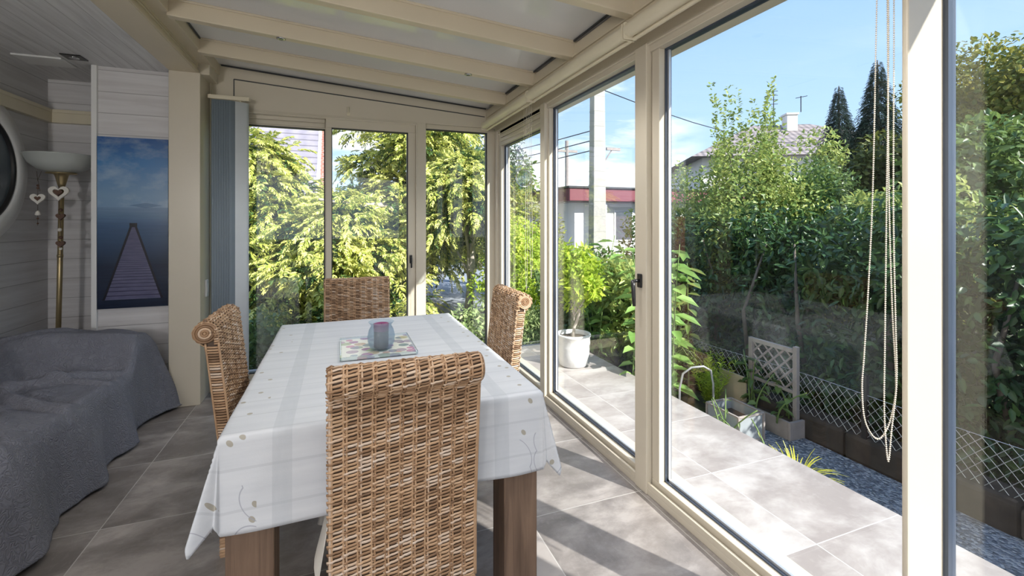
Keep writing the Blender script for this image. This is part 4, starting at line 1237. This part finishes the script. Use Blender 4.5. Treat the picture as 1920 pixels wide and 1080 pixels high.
cypress('golden cypress filling the left end pane, its foliage sweeping to the ground', (-1.6, 9.3),
        clip(tier_blobs((-1.45, 9.2), 1.9, GZ + .1, 2.85, 84, .46, .8), lambda b: b[2] + .35 < 3.05 - 1.0 * max(0, b[0] + 1.35)), 3500, .25, .09)
cypress('low golden cypress spreading behind the far wicker chair', (.2, 8.4),
        tier_blobs((.05, 8.3), 1.5, GZ + .05, 1.62, 56, .42, .5), 2700, .24, .06)
lb = [[(1.75, 10.6, .6), (1.3, 9.6, 1.35), (.75, 8.6, 1.66), (.3, 7.95, 1.62), (-.3, 7.6, 1.70)], [.08, .07, .055, .042, .02]]
cypress('tall golden cypress with a bare pale branch, behind the handle pane', (1.75, 10.6),
        tier_blobs((1.6, 10.5), 1.85, 1.1, 5.2, 74, .48, .5) + tier_blobs((1.3, 9.8), 1.5, .5, 2.1, 34, .42, .5), 3900, .25, .10, [lb])
cypress('golden cypress with a bare lower trunk, behind the fixed end pane', (2.15, 7.9),
        tier_blobs((2.1, 7.8), 1.05, .75, 2.35, 46, .32, .65), 2100, .21, .085)
# conifer further away, dark green, in the fixed pane
shrub('pine_tree', 'blue green pine standing high behind the golden cypresses', ell_blobs((4.6, 15.5, 3.1), (1.7, 1.7, 2.0), 60, .5), 9000, .16, .05, L_pine, 'tree', .14, jit=1.0)
shrub('hedge_shrub', 'low shrub with light foliage at the far edge of the terrace, before the fixed pane', ell_blobs((1.9, 5.55, -.05), (.65, .45, .32), 22, .2), 3800, .06, .026, L_grass, 'shrub', .015)
shrub('hedge_shrub', 'dark ivy bush low behind the gap between left chair and table', ell_blobs((-.55, 5.5, -.1), (.8, .4, .42), 24, .22), 4200, .06, .035, L_mid, 'shrub', .015)

# shrubs seen in the narrow pane and around the pot
shrub('garden_shrub', 'yellow green shrub seen through the narrow pane', ell_blobs((2.75, 7.0, .55), (.75, .8, .85), 40, .26), 7000, .075, .032, L_lime, 'shrub', .04)
shrub('garden_shrub', 'tall olive yellow shrub behind the lime one in the narrow pane', ell_blobs((3.6, 9.2, 1.1), (1.0, .8, 1.05), 40, .3), 6000, .08, .035, L_birch, 'shrub', .05)
shrub('garden_shrub', 'soft grey green bush at the terrace end in the narrow pane', ell_blobs((2.25, 5.15, -.02), (.42, .3, .28), 18, .17), 3500, .055, .013, L_grass, 'shrub', .015)
shrub('garden_shrub', 'leafy dark shrub behind the white flower pot', ell_blobs((3.0, 5.1, .3), (.55, .7, .6), 36, .24), 6500, .095, .042, L_mid, 'shrub', .03)
shrub('garden_shrub', 'light leaved shrub right of the potted tree', ell_blobs((3.1, 4.35, .35), (.33, .42, .62), 30, .2), 4200, .10, .045, L_bush, 'shrub', .03)

# potted tree
r = empty('flower_pot', (2.07, 3.83, 0)); tag(r, 'round white flower pot on the sunlit terrace', 'flower pot')
q = MB(); q.lathe([(1e-5, .001), (.115, .001), (.13, .012), (.15, .10), (.158, .20), (.158, .275), (.165, .28), (.165, .30), (.15, .302), (.145, .28), (.145, .25), (1e-5, .25)], (0, 0, 0), 48); q.build('pot_wall', M['pot'], r, smooth=True)
q = MB(); q.lathe([(.144, .262), (.08, .272), (1e-5, .268)], (0, 0, 0), 24); q.build('soil', M['soil'], r, smooth=True)
r = empty('potted_tree', (2.07, 3.83, .262)); tag(r, 'small lime leaved standard tree growing in the white pot', 'potted plant')
bl = ell_blobs((.06, .0, .62), (.19, .19, .29), 26, .11)
pos, d_, n_ = blob_leaves(bl, 1900, .3, .7, .1, .8)
leaves('foliage', pos, d_, n_, .06 * (.7 + .6 * RNG.random(1900)), .026 * np.ones(1900), L_lime, r)
q = MB(); branchy_trunk(q, (0, 0, 0), (.03, 0, .62), .016, [(b[0], b[1], b[2]) for b in bl[:12]]); q.build('trunk', M['palebark'], r, smooth=True)

# broad leaf plants
def tall_leafy(base, h, nst, spread, Ll, Lw, mat, label, name='tall_plant', flower=False, seed=1):
    r = plant(name, label, 'plant'); r.location = base
    rr = np.random.default_rng(seed); P_, D_, N_ = [], [], []; q = MB(); fl_ = []
    for s_ in range(nst):
        bx, by = rr.normal(0, spread, 2); hh_ = h * (.7 + .35 * rr.random()); lx, ly = rr.normal(0, .12, 2)
        pts = [(bx + lx * u * u, by + ly * u * u, hh_ * u) for u in np.linspace(0, 1, 7)]
        q.tube(pts, [.008 * (1 - .5 * u) for u in np.linspace(0, 1, 7)], 6); fl_.append(pts[-1])
        for k in range(int(hh_ / .055)):
            u = .12 + .88 * k / (hh_ / .055); a = k * 2.4 + rr.random()
            p_ = np.array([bx + lx * u * u, by + ly * u * u, hh_ * u]); P_.append(p_)
            D_.append([math.cos(a), math.sin(a), .25 - .5 * rr.random()]); N_.append([rr.normal() * .3, rr.normal() * .3, 1])
    n = len(P_)
    leaves('foliage', np.array(P_), np.array(D_), np.array(N_), Ll * (.6 + .6 * rr.random(n)), Lw * (.6 + .6 * rr.random(n)), mat, r, fold=.15, curl=.3)
    q.build('stems', simple('green_stem_%s' % len(bpy.data.materials), (.14, .22, .06), .6), r, smooth=True)
    if flower:
        q = MB()
        for p_ in fl_[:1]:
            for k in range(14):
                a = 2 * PI * k / 14
                q.obox((p_[0] + .03 * math.cos(a), p_[1] + .03 * math.sin(a), p_[2] + .01), (.045, .012, .003), Matrix.Rotation(a, 3, 'Z'))
        q.build('flower', simple('violet_flower', (.35, .18, .50), .6), r)
    return r
tall_leafy((2.68, 3.42, GZ), 1.55, 7, .10, .20, .095, L_big, 'tall plant with broad pale leaves just right of the handle stile', seed=2)
tall_leafy((2.85, 3.75, GZ), 1.35, 6, .12, .17, .075, L_bush, 'tall leafy plant behind the broad leaved one by the stile', seed=3)
tall_leafy((2.72, 4.35, GZ), 1.5, 5, .10, .17, .07, L_big, 'tall plant with long bright leaves beside the pole in the middle pane', seed=4)
tall_leafy((2.35, 4.9, GZ), 1.45, 3, .08, .09, .03, L_mid, 'slender plant with a violet flower behind the potted tree', seed=6, flower=True)
tall_leafy((3.33, 2.70, GZ + .11), .42, 4, .05, .11, .05, L_mid, 'tomato like plant climbing in the trellis planter', name='climbing_plant', seed=8)
tall_leafy((3.32, 2.92, GZ + .11), .50, 3, .04, .11, .05, L_mid, 'second climbing plant at the left post of the trellis', name='climbing_plant', seed=9)
# lime bush by trolley
r = plant('lime_bush', 'bright lime green feathery bush inside the arched trolley handle', 'shrub'); r.location = (3.12, 3.2, GZ)
P_, D_ = [], []
for k in range(44):
    a = RNG.random() * 2 * PI; lean = RNG.random() * .5; hh_ = .32 + .22 * RNG.random()
    for j in range(34):
        u = .15 + .85 * j / 34; P_.append([math.cos(a) * lean * u * .45, math.sin(a) * lean * u * .45, hh_ * u]); b_ = RNG.random() * 2 * PI; D_.append([math.cos(b_), math.sin(b_), .7])
leaves('foliage', np.array(P_), np.array(D_), np.tile([[0, 0, 1.]], (len(P_), 1)) + RNG.normal(size=(len(P_), 3)) * .3, .045 * np.ones(len(P_)), .009 * np.ones(len(P_)), L_lime, r)
# fountain grass
def grass(base, n, h, label, mat=L_grass, w=.006, arch=.55):
    r = plant('ornamental_grass', label, 'grass clump'); r.location = base
    V, F = [], []; rr = np.random.default_rng(int(abs(base[0]) * 100))
    for i in range(n):
        a = rr.random() * 2 * PI; ln = h * (.6 + .5 * rr.random()); ar = arch * (.4 + .8 * rr.random()); b0 = len(V)
        for k in range(8):
            u = k / 7; rad = ar * ln * u ** 1.6; z = ln * (u - .42 * ar / arch * u ** 3)
            ww = w * (1 - u * .85); c_, s_ = math.cos(a), math.sin(a)
            V.append((c_ * rad - s_ * ww, s_ * rad + c_ * ww, z)); V.append((c_ * rad + s_ * ww, s_ * rad - c_ * ww, z))
        for k in range(7): F.append((b0 + 2 * k, b0 + 2 * k + 1, b0 + 2 * k + 3, b0 + 2 * k + 2))
    np_mesh('blades', np.array(V), np.array(F), mat, r)
    return r
grass((2.98, 3.62, GZ), 260, 1.0, 'arching fountain grass between broad leaves and wire fence')
r = grass((2.60, 1.98, GZ), 150, .36, 'yellow low plant poking up at the terrace edge', L_yel, .008, .7); r.name = 'yellow_plant'; r['category'] = 'plant'
tall_leafy((2.72, 2.62, GZ), .36, 4, .05, .05, .018, L_grass, 'small grey green herb beside the glazed box planter', name='herb_plant', seed=12)
tall_leafy((2.66, 2.44, GZ), .30, 3, .05, .045, .016, L_bush, 'small sprig at the terrace edge nearest the gravel', name='herb_plant', seed=13)

# laurel hedge: clipped bank behind the fence
r = plant('laurel_hedge', 'dark glossy laurel hedge behind the wire fence', 'hedge'); r.location = (4.2, 1.5, GZ); off_ = np.array([4.2, 1.5, GZ])
bl = []
for i in range(430):
    y = RNG.uniform(-2.6, 4.9); z = GZ + .15 + 1.55 * RNG.random(); x = 3.86 + .12 * math.sin(y * 2.1) + RNG.random() * .9 + (0.12 if z > 1.0 else 0)
    bl.append((x, y, z, .19 + .14 * RNG.random()))
NH = 52000
pos, d_, n_ = blob_leaves(bl, NH, .35, .5, .35, .7)
k_ = pos[:, 2] > GZ + .02; k_ &= pos[:, 0] > 3.60
pos, d_, n_ = pos[k_], d_[k_], n_[k_]
leaves('foliage', pos - off_, d_, n_, .088 * (.6 + .7 * RNG.random(len(pos))), .036 * (.7 + .5 * RNG.random(len(pos))), L_laurel, r)
q = MB()
for i in range(14):
    y = -2.4 + i * .66; x0 = 4.1 + random.uniform(-.15, .15)
    q.tube([(x0 - 4.2, y - 1.5, 0), (x0 + random.uniform(-.2, .2) - 4.2, y - 1.5 + random.uniform(-.1, .1), .8), (x0 + random.uniform(-.3, .3) - 4.2, y - 1.5 + random.uniform(-.2, .2), 1.5)], [.025, .018, .008], 6)
q.build('stems', M['bark'], r, smooth=True)

# big pale shrub with upright sprigs
shrub('tall_shrub', 'tall pale green shrub with upright sprigs against the sky', ell_blobs((4.95, 4.7, 1.05), (.85, .9, .85), 64, .32) + ell_blobs((5.0, 4.5, 1.95), (.5, .4, .3), 9, .22), 24000, .055, .027, L_bush, 'shrub', .06, sprigs=60, sprig_len=.78)
shrub('tall_shrub', 'lower pale shrub at the left edge of the large pane', ell_blobs((4.95, 5.75, .9), (.6, .6, .8), 40, .28), 13000, .058, .028, L_bush, 'shrub', .05, sprigs=16, sprig_len=.6)
shrub('tall_shrub', 'rounded fresh green shrub in the middle behind the laurel hedge', ell_blobs((5.9, 4.3, 1.1), (.9, 1.0, .95), 52, .34), 18000, .062, .03, L_mid, 'shrub', .05, sprigs=10)
shrub('tall_shrub', 'bright green shrub behind the hanging chains', ell_blobs((5.3, 2.9, .95), (.8, .75, .75), 44, .3), 16000, .064, .032, L_bush, 'shrub', .05)
shrub('tall_shrub', 'dense green shrub in the near reflecting pane above the laurel', ell_blobs((5.2, 1.0, .8), (.9, .9, .85), 50, .32), 15000, .068, .034, L_mid, 'shrub', .05)

# dark spruces
def spruce(base, h, rb, label, mat, N=8500):
    r = plant('spruce_tree', label, 'tree'); r.location = (base[0], base[1], GZ); P_, D_, U_, LL = [], [], [], []
    tt = RNG.random(N) ** .8; a = RNG.random(N) * 2 * PI
    lay = np.clip(np.floor(tt * 21) / 21 + .022 * RNG.normal(size=N), 0, .995)
    rad = rb * (1 - lay) ** 1.1 * (1 + .25 * np.sin(a * 7 + lay * 40)) * (.35 + .65 * RNG.random(N)) + .05
    z = h * (.06 + .94 * lay) - rad * .42
    P_ = np.stack([rad * np.cos(a), rad * np.sin(a), z], 1); D_ = np.stack([np.cos(a), np.sin(a), -.25 + 0 * a], 1) + RNG.normal(size=(N, 3)) * .25
    sprays('foliage', P_, D_, np.tile([[0, 0, 1.]], (N, 1)), np.full(N, .34 * h / 5.5) * (1.15 - lay), mat, r, 4)
    q = MB(); q.tube([(0, 0, -.02), (0, 0, h * .5), (0, 0, h)], [.14, .08, .01], 8)
    for k in range(40):
        t_ = k / 40; aa = k * 2.4; rr_ = rb * (1 - t_) ** .85
        q.tube([(0, 0, h * (.06 + .94 * t_)), (rr_ * .9 * math.cos(aa), rr_ * .9 * math.sin(aa), h * (.06 + .94 * t_) - rr_ * .25)], [.03, .008], 5)
    q.build('trunk', M['bark'], r)
    return r
spruce((13.4, 8.9), 5.6, 1.35, 'dark spruce right of the chimney house', L_dark)
spruce((11.2, 6.6), 5.3, 1.3, 'taller dark spruce behind the hanging chains', L_dark)
spruce((13.0, 8.0), 4.4, 1.3, 'shorter dark spruce between the two tall ones', L_dark, 6000)
shrub('leafy_tree', 'olive green tree in front of the tall spruce', ell_blobs((9.6, 5.25, 1.9), (.85, .85, 1.0), 50, .36), 11000, .12, .06, L_olive, 'tree', .1)
shrub('leafy_tree', 'slim pale tree left of the dark spruce', ell_blobs((9.4, 6.45, 2.1), (.38, .38, 1.2), 22, .25), 2600, .09, .045, L_bush, 'tree', .06)
shrub('leafy_tree', 'large birch with yellowing crown in the reflecting pane', ell_blobs((8.95, 3.35, 2.75), (1.2, 1.15, 1.3), 80, .36), 26000, .075, .042, L_birch, 'tree', .13, inner=.4)
shrub('leafy_tree', 'green tree to the right of the yellowing birch', ell_blobs((9.4, 1.4, 2.2), (1.2, 1.2, 1.5), 60, .45), 11000, .11, .06, L_mid, 'tree', .12)
shrub('leafy_tree', 'mid green tree behind the birch, above the hedge', ell_blobs((7.2, 2.6, 1.5), (1.1, 1.2, 1.0), 50, .36), 10000, .10, .05, L_mid, 'tree', .08)
shrub('leafy_tree', 'distant round tree behind the low white building', ell_blobs((9.5, 27., 2.4), (3.2, 3.0, 2.4), 60, .9), 6000, .35, .16, L_mid, 'tree', .2)
shrub('leafy_tree', 'distant hedge like tree line left of the low building', ell_blobs((3.5, 30., 1.4), (6., 2., 2.2), 60, .9), 7000, .35, .16, L_pine, 'tree', .2)
shrub('leafy_tree', 'wide dark tree bank closing the garden behind the shrubs', ell_blobs((11.6, 8.6, .6), (2.2, 2.2, 1.2), 70, .6), 12000, .16, .08, L_mid, 'tree', .12)

# ================================================================== BUILDINGS AND POLE
# tiled house in the left end pane
r = empty('tiled_house', (-6.5, 17.5, GZ)); tag(r, 'house with grey tiled roof and red brick gable behind the cypress', 'house')
q = MB(); q.box(-6, 5.7, 0, 6, 0, 2.7); q.build('wall', M['brick'], r)
def roofquad(x0, x1, y0, z0, y1, z1, mat, par, th=.12, name='roof'):
    q = MB(); pts = []
    for i in range(2):
        for j in range(2):
            pts.append(((x0, x1)[i], (y0, y1)[j], (z0, z1)[j]))
    q.grid(pts, 2, 2); return q.build(name, mat, par, solid=th)
roofquad(-6.3, 5.75, -.5, 2.35, 3.6, 6.9, M['roof_grey'], r)
q = MB(); q.prism([(-.5, 2.36), (3.6, 6.95), (3.6, 6.72), (-.5, 2.14)], 5.72, 5.83, axis=0); q.build('verge_board', M['white'], r)
q = MB(); q.prism([(.6, 0), (.6, 3.3), (3.4, 6.4), (6, 2.7), (6, 0)], 5.5, 6.08, axis=0); q.build('gable', M['brick'], r)

# low building with maroon fascia
r = empty('low_building', (7.4, 13.6, GZ)); tag(r, 'low white building with maroon flat roof edge behind the pole', 'building')
q = MB(); q.box(0, 9, 0, 9, 0, 2.35); q.build('wall', M['render'], r)
q = MB(); q.box(-.45, 9.5, -.5, 9.5, 2.38, 2.80); q.build('fascia', M['maroon'], r, bevel=.02)
q = MB(); q.box(-.5, 9.55, -.55, 9.55, 2.80, 2.86); q.build('roof', M['dark'], r)
q = MB(); q.box(-.3, 9.2, -.3, 9.2, 2.33, 2.38); q.build('soffit', M['greywood'], r)
for (x0, x1, z0, z1) in ((1.55, 2.35, 1.0, 2.1), (3.2, 4.3, 1.0, 2.1)):
    q = MB(); q.box(x0, x1, -.03, .02, z0, z1); f_ = q.build('window', M['white'], r)
    q = MB(); q.box(x0 + .07, x1 - .07, -.04, -.03, z0 + .07, z1 - .07); q.build('pane', M['winglass'], f_)
q = MB(); q.box(.55, 1.05, -.35, -.3, 0, 2.33); q.build('downpipe_panel', M['white'], r)
q = MB(); q.tube([(2.75, -.1, 2.1), (2.75, -.25, 2.1)], .09, 14); q.build('satellite_dish', M['black'], r)

# house with chimney
r = empty('chimney_house', (21.5, 17.0, GZ), -.5); tag(r, 'house with brown hipped roof and white chimney above the shrubs', 'house')
q = MB(); q.box(-5, 5, -3.5, 3.5, 0, 4.6); q.build('wall', M['render'], r)
q = MB(); b = len(q.v)
q.v += [(-5.6, -4.1, 4.6), (5.6, -4.1, 4.6), (5.6, 4.1, 4.6), (-5.6, 4.1, 4.6), (-1.6, 0, 6.7), (1.2, 0, 6.7)]
q.f += [(0, 1, 5, 4), (1, 2, 5), (2, 3, 4, 5), (3, 0, 4), (3, 2, 1, 0)]
q.build('roof', M['roof_brown'], r)
q = MB(); q.box(-.3, .2, -.95, -.35, 5.6, 7.0); q.box(-.35, .25, -1.0, -.30, 7.0, 7.1); q.build('chimney', M['render'], r, bevel=.02)
q = MB(); q.tube([(-.7, -.4, 6.2), (-.7, -.4, 8.4)], .025, 6)
for k in range(4): q.tube([(-.9, -.4, 8.35 - k * .22), (-.5, -.4, 8.35 - k * .22)], .014, 4)
q.tube([(.5, -.6, 7.2), (.5, -.6, 8.0)], .025, 5); q.tube([(.25, -.6, 7.9), (.8, -.6, 8.0)], .016, 4)
q.build('antenna', M['dark'], r)
for x0 in (-3.5, -.8, 2.2):
    q = MB(); q.box(x0, x0 + 1.2, -3.56, -3.5, 2.6, 3.9); f_ = q.build('window', M['white'], r)
    q = MB(); q.box(x0 + .1, x0 + 1.1, -3.6, -3.56, 2.7, 3.8); q.build('pane', M['winglass'], f_)

# utility pole
r = empty('utility_pole', (5.33, 8.75, GZ)); tag(r, 'tall concrete utility pole rising behind the middle pane', 'utility pole')
q = MB(); z1 = 8.0
q.v += [(-.17, -.12, 0), (.17, -.12, 0), (.17, .12, 0), (-.17, .12, 0), (-.11, -.08, z1), (.11, -.08, z1), (.11, .08, z1), (-.11, .08, z1)]
q.f += [(3, 2, 1, 0), (4, 5, 6, 7), (0, 1, 5, 4), (1, 2, 6, 5), (2, 3, 7, 6), (3, 0, 4, 7)]
q.build('shaft', M['concrete'], r, bevel=.01)
q = MB()
for k in range(22):
    z = .5 + k * .33; s_ = 1 - z / z1 * .35
    q.box(-.17 * s_ - .004, .17 * s_ + .004, -.12 * s_ - .004, -.12 * s_ + .005, z, z + .012); q.box(-.17 * s_ - .004, -.17 * s_ + .004, -.12 * s_, .12 * s_, z, z + .012)
q.build('bands', M['concrete'], r)
r = empty('street_lamp', (9.2, 17.6, GZ)); tag(r, 'thin post with crossarm and slanting stay above the low building', 'street lamp')
q = MB(); q.tube([(0, 0, 0), (0, 0, 5.2)], .08, 8); q.build('post', M['greywood'], r)
q = MB(); q.box(-.5, .5, -.04, .04, 4.7, 4.8); q.tube([(.9, 0, 3.0), (2.1, -.3, 4.9)], .03, 6); q.box(1.8, 2.5, -.35, -.25, 4.85, 4.97); q.build('crossarm', M['greywood'], r)
o = MB(); 
for k in range(3):
    a = Vector((5.3, 8.7, 2.95 + .22 * k)); b_ = Vector((2.2, 26., 4.3 + .35 * k)); o.tube([a.lerp(b_, u) + Vector((0, 0, -.5 * 4 * u * (1 - u))) for u in np.linspace(0, 1, 12)], .012, 4)
o = o.build('power_lines', M['dark']); tag(o, 'thin sagging power lines left of the utility pole', 'cable')
o = MB(); pts = [Vector((5.3, 8.7, 4.3)).lerp(Vector((30, 17., 7.0)), u) + Vector((0, 0, -1.2 * 4 * u * (1 - u))) for u in np.linspace(0, 1, 14)]
o.tube(pts, .012, 4); o = o.build('power_lines', M['dark']); tag(o, 'single power line running right from the utility pole', 'cable')

# ================================================================== CAMERA
cam = bpy.data.cameras.new('camera'); co_ = bpy.data.objects.new('camera', cam); COL.objects.link(co_)
cam.sensor_fit = 'HORIZONTAL'; cam.sensor_width = 36; cam.lens = 16.0
cam.shift_y = -125 / 1920
co_.location = (0, 0, 1.36); co_.rotation_euler = (PI / 2, 0, -math.radians(20.73))
cam.clip_start = .02; cam.clip_end = 300
SC.camera = co_

# ================================================================== LIGHT
sun = bpy.data.lights.new('sun', 'SUN'); so = bpy.data.objects.new('sun', sun); COL.objects.link(so)
sun.energy = 8.3; sun.angle = math.radians(.6); sun.color = (1.0, .965, .91)
sd = Vector((.507, -.862, .685)).normalized()
so.rotation_euler = sd.to_track_quat('Z', 'Y').to_euler(); so.location = (6, -8, 8)

# two unseen fill lights added behind the camera to brighten the interior
for k_, (x, y, z, e_) in enumerate(((-1.80, -.75, 1.70, 50), (-1.85, -2.4, 1.75, 60))):
    lp = bpy.data.lights.new('added_fill_light', 'POINT'); lp.energy = e_; lp.shadow_soft_size = .14; lp.color = (1., .965, .93)
    lo = bpy.data.objects.new('added_fill_light', lp); COL.objects.link(lo); lo.location = (x, y, z)
w = bpy.data.worlds.new('world'); SC.world = w; w.use_nodes = True; nt = w.node_tree; nt.nodes.clear(); t = NT(nt)
co = t.coord('Generated'); s = t.sep(co)
el = t.math('MAXIMUM', s[2], 0.)
skyc = t.ramp(el, [(0, (.60, .74, .90)), (.12, (.46, .66, .92)), (.35, (.33, .52, .86)), (1, (.18, .36, .74))])
dn = t.math('ADD', t.math('ABSOLUTE', s[2]), .22)
cv = t.comb(t.math('DIVIDE', s[0], dn), t.math('DIVIDE', s[1], dn), t.math('MULTIPLY', s[2], 6.))
cn = t.noise(cv, 1.15, 7, .56, .2)
cm = t.ramp(cn, [(.44, (0, 0, 0)), (.57, (1, 1, 1))])
fadec = t.ramp(el, [(0, (1, 1, 1)), (.30, (.9, .9, .9)), (.42, (.25, .25, .25)), (.6, (.1, .1, .1))])
azm = t.ramp(t.math('DIVIDE', s[0], t.math('ADD', t.math('ABSOLUTE', s[1]), .05)), [(.72, (1, 1, 1)), (.9, (.05, .05, .05))])
f = t.math('MULTIPLY', t.math('MULTIPLY', cm, fadec), azm)
c = t.mix(f, skyc, (1.05, 1.07, 1.1))
bg = t.n('ShaderNodeBackground'); t.link(c, bg.inputs[0]); bg.inputs[1].default_value = 1.28
wo = t.n('ShaderNodeOutputWorld'); t.link(bg.outputs[0], wo.inputs[0])

# ================================================================== RENDER LOOK
SC.view_settings.view_transform = 'Standard'; SC.view_settings.look = 'None'
SC.view_settings.exposure = 0.28; SC.view_settings.gamma = 1.0; SC.view_settings.use_curve_mapping = False
SC.cycles.max_bounces = 14; SC.cycles.diffuse_bounces = 8; SC.cycles.glossy_bounces = 5; SC.cycles.transparent_max_bounces = 24; SC.cycles.transmission_bounces = 6
SC.cycles.sample_clamp_indirect = 8
SC.cycles.use_denoising = True
